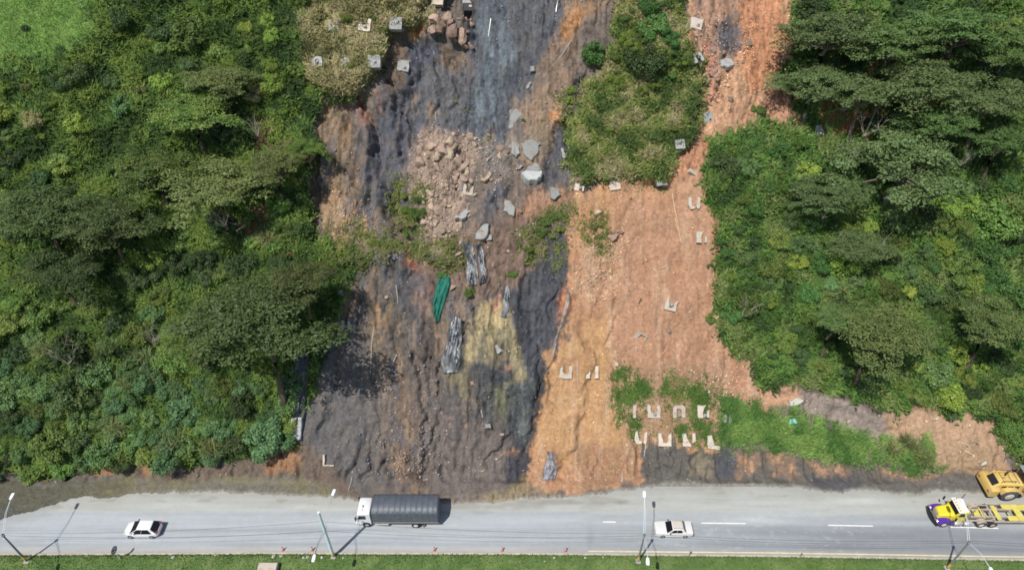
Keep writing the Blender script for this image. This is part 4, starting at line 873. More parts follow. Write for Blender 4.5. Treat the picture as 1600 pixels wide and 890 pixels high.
# lawn blades near the kerb
r = np.random.default_rng(31); nb = 26000; bx = r.uniform(-62, 64, nb); by = np.interp(bx, xr, yn) - .27 - r.random(nb) ** 1.5 * 3.2
bz = np.full(nb, .09); a = r.uniform(0, 6.28, nb); hh = r.uniform(.06, .16, nb) * (1 + .3 * (np.interp(bx, xr, yn) - .22 - by < .3))
tipd = np.stack([np.cos(a) * .6, np.sin(a) * .6, 1 + 0 * a], 1) * hh[:, None]; sd_ = np.stack([-np.sin(a), np.cos(a), 0 * a], 1) * .06
Bp = np.stack([bx, by, bz], 1); Vv = np.stack([Bp - sd_, Bp + sd_, Bp + tipd], 1).reshape(-1, 3)
tt = fbm(bx / 2.0, by / 2.0, 3, 170)[:, None]; cc = np.array([.085, .145, .036]) * (1 - tt) + np.array([.165, .200, .066]) * tt
tag(np_mesh('lawn_grass', Vv, np.arange(nb * 3).reshape(-1, 3), M_tuft, None, False, np.repeat(cc * r.uniform(.8, 1.2, (nb, 1)), 3, 0)), 'short green grass blades of the median lawn', 'grass', kind='stuff')
# ================================================================ anchor blocks on the slope
def frame_at(u, v, tilt=(0, 0, 0), out=0.05):
    """matrix lying on the slope at chart (u, v): x right, y up the slope, z out of it"""
    p = at(u, v); s_ = 0.7
    q = SF.copy()
    if v > 735: q = Matrix.Rotation(R(20), 3, 'X')
    from mathutils import Euler
    q = q @ Euler([R(t) for t in tilt]).to_matrix()
    M = q.to_4x4(); M.translation = p + q @ Vector((0, 0, out)); return M
def arc(cx, cy, r, a0, a1, n=7): return [(cx + r * math.cos(R(a0 + (a1 - a0) * i / n)), cy + r * math.sin(R(a0 + (a1 - a0) * i / n))) for i in range(n + 1)]
h = .78
PADS = {   # outlines in metres: what the earth leaves showing of a square block with a recess
 'arch': [[(-h, -h), (h, -h), (h, h), (.42, h)] + arc(.02, .18, .40, 35, -90, 6)[0:] + [(-.02, -.22)] + arc(-.02, .18, .40, -95, -215, 6) + [(-.42, h), (-h, h)]],
 'dome': [[(-h, -h), (-.35, -h), (-.28, -.4)] + arc(0, .02, .34, 200, -20, 8) + [(.28, -.4), (.35, -h), (h, -h), (h * .96, h * .7), (.5, h), (-.45, h * .95), (-h * .9, h * .6)]],
 'u': [[(-h, -h), (h, -h), (h, h * .95), (.48, h * .6), (.22, -.32), (-.18, -.42), (-.36, h * .5), (-.42, h), (-h, h)]],
 'wedge': [[(-h, -h), (h * .25, -h), (h * .2, -.48), (.0, -.36), (-.30, h * .3), (-.36, h), (-h, h)], [(.34, -.38), (h, -.2), (h, h), (.40, h * .97)]],
 'bars': [[(-h, -h), (-.28, -h), (-.24, h), (-h, h)], [(.30, -h), (h, -h), (h, h), (.34, h)]],
 'ell': [[(-h, -h), (h, -h * 1.15), (h * .95, -h * .62), (.1, -.40), (-.12, .1), (-.2, h), (-h * .9, h)]],
 'sliver': [[(-.20, -h), (.16, -h), (.2, h), (-.16, h)]],
 'step': [[(-h, -h), (-.1, -h), (-.12, -.1), (.02, .35), (.25, h), (-h, h)], [(.30, -h * .9), (.62, -h * .95), (.66, h * .2), (.40, h * .1)]],
 'full': [[(-h, -h), (h, -h), (h, h), (-h, h)]],
 'hook': [[(-h, -.25), (-.5, -h), (.05, -h * .9), (.15, -.45), (-.25, -.35), (-.38, .2), (-.42, h), (-h * .9, h)], [(.25, -.55), (.55, -h * 1.1), (h, -.2), (h * .9, h), (.45, h * .8)]],
 'thin': [[(-h, -h), (-.56, -h), (-.55, h), (-h, h)], [(-.50, -h), (h, -h), (h, -h * .80), (-.50, -h * .80)]],
}
def pad(u, v, kind, label, size=1.0, tilt=(0, 0, 0), mat=None, head=None, thick=.22, sink=.10, cat='anchor block', group=None):
    M = frame_at(u, v, tilt, 0.02 if v < 130 and u < 640 else .10); t = thing('anchor_block', label, cat, M.translation, 0, group)
    L = Matrix.Translation(-M.translation) @ M @ Matrix.Scale(size, 4)
    b = MB()
    for pl in PADS[kind]:
        q_ = []
        for (x0, y0), (x1, y1) in zip(pl, pl[1:] + pl[:1]):
            k_ = max(1, int(math.hypot(x1 - x0, y1 - y0) / .28)); q_ += [(x0 + (x1 - x0) * i_ / k_ + rng.normal(0, .028), y0 + (y1 - y0) * i_ / k_ + rng.normal(0, .028)) for i_ in range(k_)]
        b.prism(q_, -.55, thick - sink + .12, L)
    b.build('concrete_plate', mat or M_conc, t)
    if head:
        k = MB(); hx, hy = head
        k.box(hx - .20, hx + .20, hy - .20, hy + .20, -.3, thick + .18, .05, L); k.build('anchor_head', M_conc_grey, t)
        c_ = MB(); c_.tube([L @ Vector((hx, hy, thick + .12)), L @ Vector((hx + .02, hy - .02, thick + .42))], .07, 8); c_.build('tendon_stub', M_grey_metal, t)
    return t
g1 = 'anchor blocks of the slope'
D = (0, -.45)
for a in (
 (991, 642, 'sliver', 'narrow upright strip of anchor block, first of the upper lower-slope row'),
 (1021, 642, 'arch', 'square white anchor block with round recess, second of the upper row above the toe', 1.0, (0, 0, 0), None, (.08, -.35)),
 (1060, 642, 'dome', 'domed white anchor block, third of the upper row above the toe', 1.0, (0, 0, 0), None, (.05, -.45)),
 (1099, 642, 'step', 'half buried anchor block with small grey head, fourth of the upper row above the toe', 1.0, (0, 0, 0), None, (.12, -.5)),
 (1136, 653, 'bars', 'faint greyish anchor block sunk in grass at the right end of the upper row', .62, (0, 0, 0), M_conc_grey),
 (1001, 683, 'hook', 'broken crooked anchor block at the left end of the row just above the toe'),
 (1038, 686, 'u', 'white U-shaped anchor block, second of the row just above the toe'),
 (1076, 686, 'wedge', 'white anchor block split by a soil wedge, third of the row just above the toe'),
 (1114, 690, 'ell', 'white L-shaped anchor block at the right end of the row just above the toe'),
 (884, 581, 'arch', 'bright white anchor block with soil-filled recess, left of a pair on orange earth', 1.0, (0, 0, -3), None, None),
 (925, 581, 'bars', 'two white bars of an anchor block with grass growing between, right of a pair'),
 (1048, 476, 'u', 'tilted white anchor block with dark recess on the middle of the tan slide', .95, (0, 0, -14), None, (.1, 0)),
 (1084, 318, 'hook', 'white U-shaped anchor block high on the tan slide by the branch', .95),
 (1096, 371, 'step', 'faint buried anchor block below the white U-shaped one high on the tan slide', .9, (0, 0, 0), M_wood),
 (1087, 39, 'full', 'bright white square anchor block tipped on dark earth at the top of the slope', .98, (-8, 6, -12), None, (.2, -.25)),
 (906, 291, 'step', 'white anchor block peeping out at the lower left corner of the central scrub', .85, (0, 0, -6), None, (.1, -.3)),
 (960, 289, 'full', 'white anchor block under the lower edge of the central scrub, middle of three', .85, (0, 0, 8)),
 (1034, 282, 'full', 'grey anchor block under the lower right corner of the central scrub', .85, (0, 0, 0), M_conc_grey),
 (886, 238, 'arch', 'grey tilted anchor block hanging on black shale left of the central scrub', .8, (10, -15, 12), M_conc_grey, (.1, -.2)),
 (1090, 91, 'dome', 'small grey anchor block in the rubble left of the dark slab', .8, (0, 0, 20), M_conc_grey, (.2, 0)),
 (1106, 183, 'full', 'dark grey anchor block half overgrown beside the red earth', .75, (15, 0, 10), M_conc_grey, (.2, -.3)),
 (1062, 226, 'full', 'pale anchor block hidden in the right margin of the central scrub', .75, (0, 0, 6), M_conc_grey),
 (522, 42, 'arch', 'faded grey anchor block, left of the top row in the dry scrub', .85, (0, 0, 0), M_conc_grey, (.1, -.2)),
 (570, 40, 'arch', 'pale anchor block with dark recess, middle of the top row in the dry scrub', 1.0, (0, 0, -5), None, (.1, -.3)),
 (619, 38, 'full', 'grey anchor block at the cliff edge, right of the top row in the dry scrub', 1.0, (0, 0, -2), M_conc_grey, (.1, .05)),
 (496, 97, 'dome', 'faint anchor block, left of the second row in the dry scrub', .8, (0, 0, 0), M_conc_grey, (.1, -.1)),
 (540, 98, 'dome', 'faint anchor block, middle of the second row in the dry scrub', .75, (0, 0, 0), M_conc_grey, (.1, -.1)),
 (585, 97, 'full', 'grey anchor block at the cliff edge, right of the second row in the dry scrub', 1.0, (0, 0, 0), M_conc_grey, (.1, -.1)),
 (630, 104, 'full', 'greenish anchor block hanging from the scarp below the dry scrub', .95, (-6, 6, -4), M_conc_grey, (.2, -.3)),
 (684, 1, 'full', 'pale anchor block at the top edge of the photo above the overhang', .95, (0, 0, -4)),
 (732, 297, 'u', 'white U-shaped anchor block torn out among the rubble', .82, (6, -4, -10), None),
 (514, 718, 'thin', 'thin white L-shaped remnant of an anchor block near the left toe', .85),
 (541, 508, 'bars', 'small pair of anchor block stubs in the tree shadow on dark shale', .72, (0, 0, 0), M_conc_grey),
 (532, 458, 'full', 'small grey anchor block at the edge of the overhanging tree', .5, (0, 0, 6), M_conc_grey),
 (994, 545, 'sliver', 'small pale chip of anchor block on the tan slide', .35),
 (963, 569, 'full', 'small white chunk at the head of the green grass strip', .28, (0, 0, 25)),
 (1083, 266, 'ell', 'broken tilted anchor block at the head of the tan slide', .80, (20, 10, 70)),
): pad(*a[:4], *a[4:], group=g1)
# the frame left hanging on the tan slide
t = thing('timber_frame', 'leaning square frame half buried on the middle of the tan slide', 'frame', at(1000, 526))
M = Matrix.Translation(-t.location) @ frame_at(1000, 526, (35, 10, -30), .15); b = MB()
b.box(-.7, .7, .55, .7, -.05, .1, 0, M); b.box(.55, .7, -.5, .55, -.05, .1, 0, M); b.box(-.7, -.2, -.6, .55, -.04, .03, 0, M); b.build('frame_timber', M_wood, t)
# the black box hanging at the head of the scar
t = thing('hanging_block', 'dark anchor block dangling with rusty top over the head of the scar', 'anchor block', at(733, 16))
M = Matrix.Translation(-t.location) @ frame_at(733, 16, (-10, 8, 3), .5); b = MB(); b.box(-.8, .8, -.8, .3, -.6, .5, .06, M); b.build('concrete_plate', material('dark_stained_concrete', (.05, .05, .055), .9, noise=.3, nscale=2), t)
b = MB(); b.box(-.9, .8, .3, .8, -.4, .55, .05, M); b.build('rim', M_conc_grey, t); b = MB(); b.box(-.12, .3, -.35, 0, .5, .62, .02, M); b.build('anchor_head', M_alu, t)
b = MB(); b.tube([M @ Vector((-.4, 1.4, .5)), M @ Vector((.3, 1.0, .62)), M @ Vector((.8, .3, .4))], .14, 6); b.build('rusty_strap', material('rusty_steel', (.26, .10, .05), .9, noise=.3, nscale=4), t)

# ================================================================ slabs, boulders, rubble
def slab(u, v, outline, label, tilt=(0, 0, 0), mat=None, thick=.28, cat='slab', out=.12, name='concrete_slab'):
    """outline in chart units about (u, v)"""
    M = frame_at(u, v, tilt, out); pts = []
    for i, (a, b) in enumerate(outline):
        a2, b2 = outline[(i + 1) % len(outline)]
        for f in (0, .33, .67):
            pts.append((((a + (a2 - a) * f) + (rng.normal(0, 1.0) if f else 0)) / 12.6, -((b + (b2 - b) * f) + (rng.normal(0, 1.0) if f else 0)) / 12.6))
    b = MB(); n_ = len(pts); c0 = [(x * 1.0, y * 1.0, -thick * 1.3) for x, y in pts]; c1 = [(x * 1.02, y * 1.02, thick * .55 + rng.normal(0, .03)) for x, y in pts]; c2 = [(x * .93, y * .93, thick * .85 + rng.normal(0, .04)) for x, y in pts]
    b.loft([c0, c1, c2], M); return tag(b.build(name, mat or M_slab), label, cat)
slab(803, 188, [(-8, -14), (2, -18), (11, -12), (13, 4), (3, 13), (-9, 14)], 'pale grey slab with green tuft behind it at the foot of the upper chute', (5, 8, 0))
slab(827, 236, [(-14, -12), (4, -18), (18, -10), (14, 4), (4, 18), (-4, 12)], 'large flat dull grey slab above the big bright boulder', (-4, -6, 0))
slab(805, 235, [(-6, -14), (4, -12), (6, 6), (1, 12), (-7, 6)], 'narrow grey slab standing left of the large flat slab', (-6, 18, 0))
slab(833, 264, [(-8, -4), (6, -9), (14, 0), (8, 8), (-10, 9)], 'greenish slab resting on top of the big bright boulder', (10, 0, 0), M_slab, .3)
slab(830, 279, [(-16, -4), (-9, -8), (6, -6), (16, -8), (15, 4), (8, 10), (-4, 11), (-11, 7)], 'big bright grey boulder slab with a black shadow under it', (-22, 4, 0), material('bright_shotcrete', (.45, .46, .45), .9, noise=.25, nscale=1.6, bump=.05), .55, 'boulder', .5, 'boulder')
slab(866, 303, [(-9, -8), (6, -8), (10, 2), (0, 10), (-7, 6)], 'grey slab at the head of the orange earth left of the scrub corner', (-6, 10, 0))
slab(795, 325, [(-6, -13), (3, -10), (9, 0), (8, 14), (-2, 8), (-9, 6)], 'upright grey slab in the middle of the brown slope', (0, 4, 0))
slab(755, 362, [(-6, -10), (10, -12), (8, 4), (2, 12), (-12, 12), (-10, 2)], 'grey slab with a pale face just above the upper plastic sheet', (-6, -8, 0))
slab(763, 372, [(-5, -3), (4, -5), (6, 3), (-3, 5)], 'small pale slab at the lower right of the slab above the plastic sheet', (0, 0, 0))
slab(722, 337, [(8, -10), (10, -2), (4, 8), (-12, 10), (-4, 2)], 'wedge-shaped dark slab lifted out of the rubble', (-25, 10, 0), M_conc_grey, .3, 'slab', .35)
slab(761, 276, [(5, -9), (7, -3), (2, 5), (-8, 9), (-3, 2)], 'small leaning wedge of pale slab in the rubble', (-15, 10, 0), M_rock)
slab(810, 262, [(-5, 4), (4, -4), (7, -3), (0, 4)], 'splinter of pale slab left of the boulder', (0, 0, 0))
slab(832, 109, [(-5, -3), (3, -5), (4, 4), (-3, 5)], 'pale rock alone on the right side of the upper chute', (0, 0, 0))
slab(826, 135, [(-5, 3), (3, -7), (5, -4), (-2, 6)], 'second pale rock of the upper chute, just below the first', (0, 0, 0))
slab(1133, 103, [(-12, -6), (8, -9), (12, 4), (0, 9), (-12, 6)], 'grey tilted slab with dark underside in the red rubble at the top right', (-20, 10, 5), M_conc_grey, .35, 'slab', .35)
slab(762, 664, [(-5, -2), (4, -3), (6, 4), (-4, 4)], 'flat dark stone in the black shale', (0, 0, 0), M_conc_grey)
slab(779, 545, [(-7, -5), (5, -6), (8, 3), (-2, 7)], 'lump of grey rock at the foot of the yellow sulphur stain', (0, 0, 0), M_conc_grey)
slab(1240, 627, [(-10, -2), (6, -6), (14, -3), (4, 5), (-8, 6)], 'pale broken rock at the start of the grey path', (0, 0, 0), M_stone_pale, .4)
slab(738, 598, [(-4, -2), (3, -3), (4, 2), (-3, 3)], 'small rusty stone in the black shale', (0, 0, 0), M_rock_red)
def rock_mesh(seed):
    import bmesh
    r = np.random.default_rng(seed); bm = bmesh.new(); bmesh.ops.create_icosphere(bm, subdivisions=2, radius=1)
    sc3 = r.uniform(.65, 1.2, 3)
    for k in range(12):
        d = Vector(r.normal(0, 1, 3)).normalized(); lim = r.uniform(.46, .74)
        for v in bm.verts:
            q = v.co.dot(d)
            if q > lim: v.co -= d * (q - lim)
    for v in bm.verts: v.co = Vector([v.co[i] * sc3[i] for i in range(3)]) + Vector(r.normal(0, .03, 3))
    me = bpy.data.meshes.new('rock'); bm.to_mesh(me); bm.free(); return me
RM = [rock_mesh(300 + i) for i in range(7)]; _rk = {}
def rock(u, v, r_px, mat, label, group=None, cat='rock', flat=.75, name='rock'):
    key = (rng.integers(0, 7), mat.name)
    if key not in _rk: m_ = RM[key[0]].copy(); m_.materials.append(mat); _rk[key] = m_
    r_px *= 1.3; p = at(u, v); o = bpy.data.objects.new(name, _rk[key]); link(o); s_ = r_px / 12.6 * 1.25
    o.location = p + SF @ Vector((0, 0, s_ * .22)); o.rotation_euler = (R(45) + rng.normal(0, .3), rng.normal(0, .3), rng.uniform(0, 6.28)); o.rotation_mode = 'ZYX'
    o.scale = (s_ * rng.uniform(.8, 1.35), s_ * rng.uniform(.7, 1.1), s_ * flat * rng.uniform(.8, 1.1)); return tag(o, label, cat, group)
RPLAN = []
def rocks(P, n, rmin, rmax, mat, label, group, seed, pw=2.4):
    r = np.random.default_rng(seed); P = np.asarray(P, float); lo, hi = P.min(0), P.max(0); k = 0
    while k < n:
        q = lo + r.random(2) * (hi - lo)
        if poly_sd(P, np.array([q[0]]), np.array([q[1]]))[0] > -1: continue
        RPLAN.append((rmin + (rmax - rmin) * r.random() ** pw, q[0], q[1], mat, label, group)); k += 1
for u, v, r_, lab in ((690, 236, 8.5, 'large tan boulder at the upper left of the rubble field'), (709, 232, 7.5, 'long pale boulder at the top of the rubble field'), (702, 244, 6.5, 'flat boulder between the two largest tan boulders of the rubble'), (714, 252, 7, 'tan boulder in the middle of the upper rubble'), (724, 262, 7, 'pale boulder at the lower edge of the upper rubble heap'), (683, 329, 6.5, 'leaf-shaped pale rock low in the rubble field'), (672, 302, 6, 'tan rock in the rubble beside the green island'), (735, 213, 6, 'pale rock at the very top of the rubble field'), (674, 230, 6.5, 'tan boulder at the left rim of the rubble field'), (676, 268, 6, 'round rock at the left middle of the rubble field'), (780, 232, 5.5, 'grey rock near the top right of the rubble field')):
    rock(u, v, r_, M_rock, lab, None, 'boulder', .8, 'boulder')
rocks([(655, 208), (735, 208), (745, 260), (735, 300), (665, 290), (655, 260)], 62, 1.9, 6.6, M_rock, 'tan rock in the upper rubble field', 'rocks of the upper rubble field', 1)
rocks([(735, 212), (800, 222), (790, 285), (740, 285)], 30, 1.4, 4.2, M_rock, 'small grey-tan rock scattered right of the rubble field', 'rocks right of the rubble field', 2)
rocks([(650, 195), (800, 205), (850, 300), (820, 400), (740, 440), (690, 420)], 60, .9, 3.4, M_rock, 'rock scattered down the brown middle of the slide', 'rocks of the middle slide', 11)
rocks([(700, 470), (830, 470), (830, 740), (600, 750), (600, 600)], 40, .7, 2.4, M_rock, 'small stone scattered on the dark lower slide', 'stones of the lower slide', 12)
rocks([(660, 290), (700, 290), (712, 340), (700, 395), (668, 392), (656, 330)], 40, 1.6, 5.0, M_rock, 'tan rock in the lower tail of the rubble', 'rocks of the rubble tail', 3)
rocks([(700, 300), (760, 300), (730, 400), (690, 400)], 16, 1.3, 3.8, M_rock, 'rock strewn above the upper plastic sheet', 'rocks above the plastic sheet', 4)
rocks([(500, 295), (560, 300), (600, 355), (570, 375), (510, 350)], 34, 1.3, 3.6, material('ochre_rock', alb((186, 152, 112)), .9, color2=alb((160, 124, 84)), nscale=2, noise=.2, bump=.06, objvar=.2), 'ochre stone on the left scarp below the dark cleft', 'stones of the left scarp', 5)
for u, v, r_, lab in ((690, 44, 10, 'largest pinkish rock under the overhang at the head of the scar'), (708, 50, 9, 'pinkish rock right of the largest one under the overhang'), (697, 30, 8, 'brown rock above the pinkish rocks under the overhang'), (677, 46, 8, 'grey broken rock at the left of the overhang rocks'), (722, 58, 8, 'pale pink rock at the right of the overhang rocks'), (726, 72, 6.5, 'lowest pinkish rock of the overhang heap'), (680, 30, 7, 'tan upright rock beside the overhang'), (704, 36, 7, 'wedge rock between the overhang rocks')):
    rock(u, v, r_, M_rock_red if 'pink' in lab else M_rock, lab, None, 'rock', .9, 'boulder')
rocks([(668, 22), (738, 30), (738, 84), (700, 62), (668, 56)], 18, 2.0, 5, M_rock_red, 'reddish rock in the heap under the overhang', 'rocks of the overhang heap', 6)
rocks([(1096, 75), (1118, 72), (1125, 120), (1112, 175), (1086, 165)], 34, 1.2, 4.2, M_rock_red, 'reddish rock in the rubble streak beside the central scrub', 'rocks of the red streak', 7)
rocks([(1118, 20), (1190, 30), (1180, 110), (1120, 150)], 26, 1.0, 3.2, M_rock_red, 'reddish stone on the upper right slide', 'stones of the upper right slide', 8)
rocks([(920, 380), (970, 380), (965, 450), (925, 470), (905, 420)], 36, 1.0, 3.2, material('beige_rock', alb((214, 182, 150)), .9, color2=alb((190, 150, 116)), nscale=2, noise=.2, bump=.05, objvar=.15), 'beige stone in the pale patch of the tan slide', 'stones of the pale patch', 9)
for u, v, r_, lab in ((958, 371, 5.5, 'pinkish boulder on the upper tan slide'), (935, 332, 5.5, 'brown boulder half sunk at the head of the tan slide'), (968, 362, 4, 'small boulder beside the pinkish boulder on the tan slide'), (1142, 155, 4.5, 'round brown rock on the upper right slide'), (1113, 80, 6, 'rust-red boulder beside the grey tilted slab'), (1170, 66, 5.5, 'brown rock with dark shadow on the upper right slide'), (1045, 517, 3.6, 'lone beige stone in the middle of the tan slide'), (1111, 117, 4.0, 'pale round rock in the red rubble streak'), (1537, 723, 3.5, 'round pale stone on the clearing above the loader'), (1462, 654, 3.2, 'white stone on the right clearing'), (1326, 658, 2.2, 'white stone on the grey path'), (707, 449, 4.5, 'dark rock beside the green cloth'), (604, 465, 3.2, 'dark rock beside the thin stick on dark shale')):
    rock(u, v, r_, M_rock_red if 'red' in lab or 'pink' in lab else (M_stone_pale if 'white' in lab or 'pale' in lab else M_rock), lab, None, 'rock', .85)
rocks([(1080, 575), (1180, 590), (1200, 612), (1140, 622), (1080, 610)], 30, .8, 2.2, M_stone_pale, 'small pale stone at the lower right corner of the tan slide', 'stones of the tan slide corner', 10)

RPLAN.sort(key=lambda t: -t[0])
for r_, u, v, mat, lab, gr in RPLAN[:262]: rock(u, v, r_, mat, lab, gr)
small = RPLAN[262:]; rv_, rf_, rc_ = [], [], []; pp_ = at_many([t[1] for t in small], [t[2] for t in small])
for (r_, u, v, mat, lab, gr), p_ in zip(small, pp_):
    me = RM[int(rng.integers(0, 7))]; vv = np.array([x.co[:] for x in me.vertices]); ff = np.array([p.vertices[:] for p in me.polygons]); s_ = r_ * 1.3 / 12.6 * 1.25
    a_ = rng.uniform(0, 6.28); vv = np.stack([vv[:, 0] * math.cos(a_) - vv[:, 1] * math.sin(a_), vv[:, 0] * math.sin(a_) + vv[:, 1] * math.cos(a_), vv[:, 2] * .8], 1) * s_ @ np.array(SF).T
    rf_.append(ff + sum(len(x) for x in rv_)); rv_.append(vv + p_ + np.array(SF.col[2]) * s_ * .2); rc_.append(np.repeat(np.array([[.40, .33, .265]]) * rng.uniform(.7, 1.25), len(vv), 0))
tag(np_mesh('small_stones', np.concatenate(rv_), np.concatenate(rf_), M_gravel, None, False, np.concatenate(rc_)), 'small stones scattered thinly over the whole slide', 'stones', kind='stuff')

# loose gravel: far too many stones to count
gw = (1 - veg) * (1 - flat) * inview * (.12 + 1.1 * zone([(630, 268), (656, 215), (690, 203), (735, 206), (748, 246), (722, 280), (738, 330), (702, 402), (676, 398), (656, 340)], *W1, 14) + .8 * zone([(735, 212), (800, 222), (780, 290), (735, 290)], *W1, 14) + 1.6 * zone([(905, 370), (975, 360), (975, 450), (925, 490), (895, 460)], *W1, 12) + 1.2 * zone([(500, 290), (560, 290), (620, 370), (540, 390)], *W1, 12) + 1.3 * zone([(1085, 20), (1180, 30), (1160, 150), (1090, 190)], *W1, 12) + .5 * zone([(1060, 540), (1180, 580), (1200, 620), (1060, 620)], *W1, 15) + .45 * zone([(600, 560), (690, 560), (690, 765), (590, 765)], *W1, 20) + .6 * zone([(660, 640), (700, 640), (690, 700), (660, 765), (645, 740)], *W1, 8) + 1.2 * zone([(606, 690), (650, 690), (650, 760), (612, 760)], *W1, 14))
gw *= .35 + 1.3 * sstep(.45, .65, fbm(U / 9, V / 12, 3, 181))
r = np.random.default_rng(41); ng = 15000; ids = r.choice(gw.size, ng, p=(gw / gw.sum()).ravel()); gp = P3.reshape(-1, 3)[ids] + r.normal(0, .07, (ng, 3)) * (1, .7, 0)
cb = C.reshape(-1, 3)[ids]; gc = cb * r.uniform(.9, 2.0, (ng, 1)) + r.uniform(.0, .16, (ng, 1)) * (1, .93, .84)
gs = .035 + .13 * r.random(ng) ** 3.5
OCT = np.array([(1, 0, 0), (-1, 0, 0), (0, 1, 0), (0, -1, 0), (0, 0, 1), (0, 0, -1)], float); OF = np.array([(0, 2, 4), (2, 1, 4), (1, 3, 4), (3, 0, 4), (2, 0, 5), (1, 2, 5), (3, 1, 5), (0, 3, 5)])
gv = OCT[None] * gs[:, None, None] * r.uniform(.5, 1.4, (ng, 6, 1)); ang = r.uniform(0, 6.28, ng); ca, sa = np.cos(ang)[:, None], np.sin(ang)[:, None]
gv = np.stack([gv[..., 0] * ca - gv[..., 1] * sa, gv[..., 0] * sa + gv[..., 1] * ca, gv[..., 2]], -1) + gp[:, None] + np.array([0, -.02, .03])
gf = (OF[None] + (np.arange(ng) * 6)[:, None, None]).reshape(-1, 3)
tag(np_mesh('gravel', gv.reshape(-1, 3), gf, M_gravel, None, False, np.repeat(np.clip(gc, .02, .75), 6, 0)), 'loose gravel and small stones strewn over the slide', 'gravel', kind='stuff')

# ================================================================ sticks, pipes and logs
def stick(pts, r_px, mat, label, cat='stick', name='stick', lift=.10, taper=.6, dark=False):
    q = [at(u, v) + SF @ Vector((0, 0, lift)) for u, v in pts]; base = q[0].copy(); b = MB()
    rr = [r_px / 12.6 * (1 - (1 - taper) * i / (len(q) - 1)) for i in range(len(q))]
    b.tube([p - base for p in q], rr, 6); o = b.build(name, mat, None, True); o.location = base; return tag(o, label, cat)
for a in (
 ([(893, 63), (880, 84), (862, 105)], .9, M_alu, 'long thin grey pole lying below the ochre patch beside the chute', 'pole', 'pole'),
 ([(872, 0), (869, 15), (868, 31)], .7, M_alu, 'thin pale pole at the top of the chute', 'pole', 'pole'),
 ([(767, 30), (765, 44), (763, 58)], .6, M_alu, 'thin grey pole in the upper chute beside the hanging block', 'pole', 'pole'),
 ([(678, 80), (679, 96)], .7, M_alu, 'short pale pole on the scarp under the overhang rocks', 'pole', 'pole'),
 ([(681, 175), (681, 200)], .45, M_alu, 'hair-thin pale pole above the rubble field', 'pole', 'pole'),
 ([(619, 446), (621, 460), (622, 474)], .7, M_wood, 'short pale stick on the dark shale left of the green cloth', 'stick', 'stick'),
 ([(585, 510), (581, 535), (580, 568), (579, 582)], .7, M_wood, 'long thin stick at the edge of the tree shadow', 'stick', 'stick'),
 ([(624, 393), (631, 400)], 1.2, M_alu, 'short white pipe at the top of the reddish streak', 'pipe', 'pipe'),
 ([(620, 554), (615, 565)], 1.0, M_wood, 'stubby pale stick on the brown slope left of the plastic', 'stick', 'stick'),
 ([(551, 735), (549, 752), (544, 768)], .7, M_wood, 'thin curved stick at the toe above the truck cab', 'stick', 'stick'),
 ([(902, 565), (902, 585), (904, 608)], .8, M_wood, 'thin pale stick between the pair of white anchor blocks', 'stick', 'stick'),
 ([(752, 640), (754, 652)], 1.0, M_alu, 'short white pipe in the black shale', 'pipe', 'pipe'),
 ([(1050, 302), (1053, 322), (1058, 345), (1060, 360), (1064, 378)], .9, M_wood_tan, 'long pale branch lying down the tan slide', 'branch', 'branch'),
 ([(1055, 340), (1057, 352), (1062, 366)], .7, M_wood_tan, 'shorter branch leaning on the long pale branch', 'branch', 'branch'),
 ([(1066, 368), (1070, 376)], .6, M_wood, 'twig at the foot of the long pale branch', 'branch', 'branch'),
 ([(997, 474), (1002, 466)], 1.2, M_bark, 'short brown log on the tan slide', 'log', 'log'),
 ([(1021, 420), (1027, 427)], 1.1, M_wood_tan, 'short pale plank on the upper tan slide', 'plank', 'plank'),
 ([(1030, 420), (1042, 416)], .8, M_wood_tan, 'thin pale plank right of the short plank on the tan slide', 'plank', 'plank'),
 ([(1106, 436), (1112, 445)], .8, M_wood_tan, 'pale stick at the right margin of the tan slide', 'stick', 'stick'),
 ([(1112, 502), (1126, 492)], 1.3, M_wood_tan, 'pale log beside the small bush at the slide margin', 'log', 'log'),
 ([(1129, 618), (1138, 608)], 1.2, M_wood_tan, 'pale log where the slide meets the grass bank', 'log', 'log'),
 ([(1145, 505), (1162, 468)], .9, M_bark_pale, 'bare grey branch slanting out of the right thicket', 'branch', 'branch'),
 ([(1490, 656), (1478, 642), (1458, 622)], 1.4, M_bark, 'dark fallen trunk above the right clearing', 'log', 'log'),
 ([(1506, 703), (1522, 711)], 1.4, M_wood_tan, 'pale log end on the right clearing', 'log', 'log'),
 ([(1510, 697), (1522, 690), (1528, 694)], 1.0, M_bark, 'dark branch heap piece on the right clearing', 'branch', 'branch'),
 ([(1500, 690), (1512, 696), (1524, 690)], .8, M_wood, 'grey branch on the right clearing', 'branch', 'branch'),
 ([(968, 738), (972, 736), (972, 748), (971, 751)], .8, M_alu, 'thin white bent pipe low on the tan slide', 'pipe', 'pipe'),
 ([(1009, 694), (1006, 712)], .8, M_alu, 'white pipe leaning on the dark toe bank', 'pipe', 'pipe'),
 ([(205, 274), (240, 290)], .9, M_bark_pale, 'pale bare branch lying on the left thicket', 'branch', 'branch'),
 ([(120, 6), (132, 0)], .7, M_bark_pale, 'thin fallen branch at the top of the meadow', 'branch', 'branch'),
): stick(a[0], a[1], a[2], a[3], a[4], a[5], lift=1.6 if 'thicket' in a[3] and 'on the left' in a[3] else .1)
for i, P in enumerate(([(338, 334), (352, 346), (372, 352)], [(350, 330), (366, 345)], [(372, 362), (388, 350)], [(340, 350), (360, 358)], [(1452, 690), (1458, 700)])[:4]):
    stick(P, 1.0, M_bark_pale, ['long dead branch in the brown hollow of the left thicket', 'short dead branch across the top of the brown hollow', 'dead branch at the right of the brown hollow', 'lowest dead branch of the brown hollow'][i], 'branch', 'branch', .5)

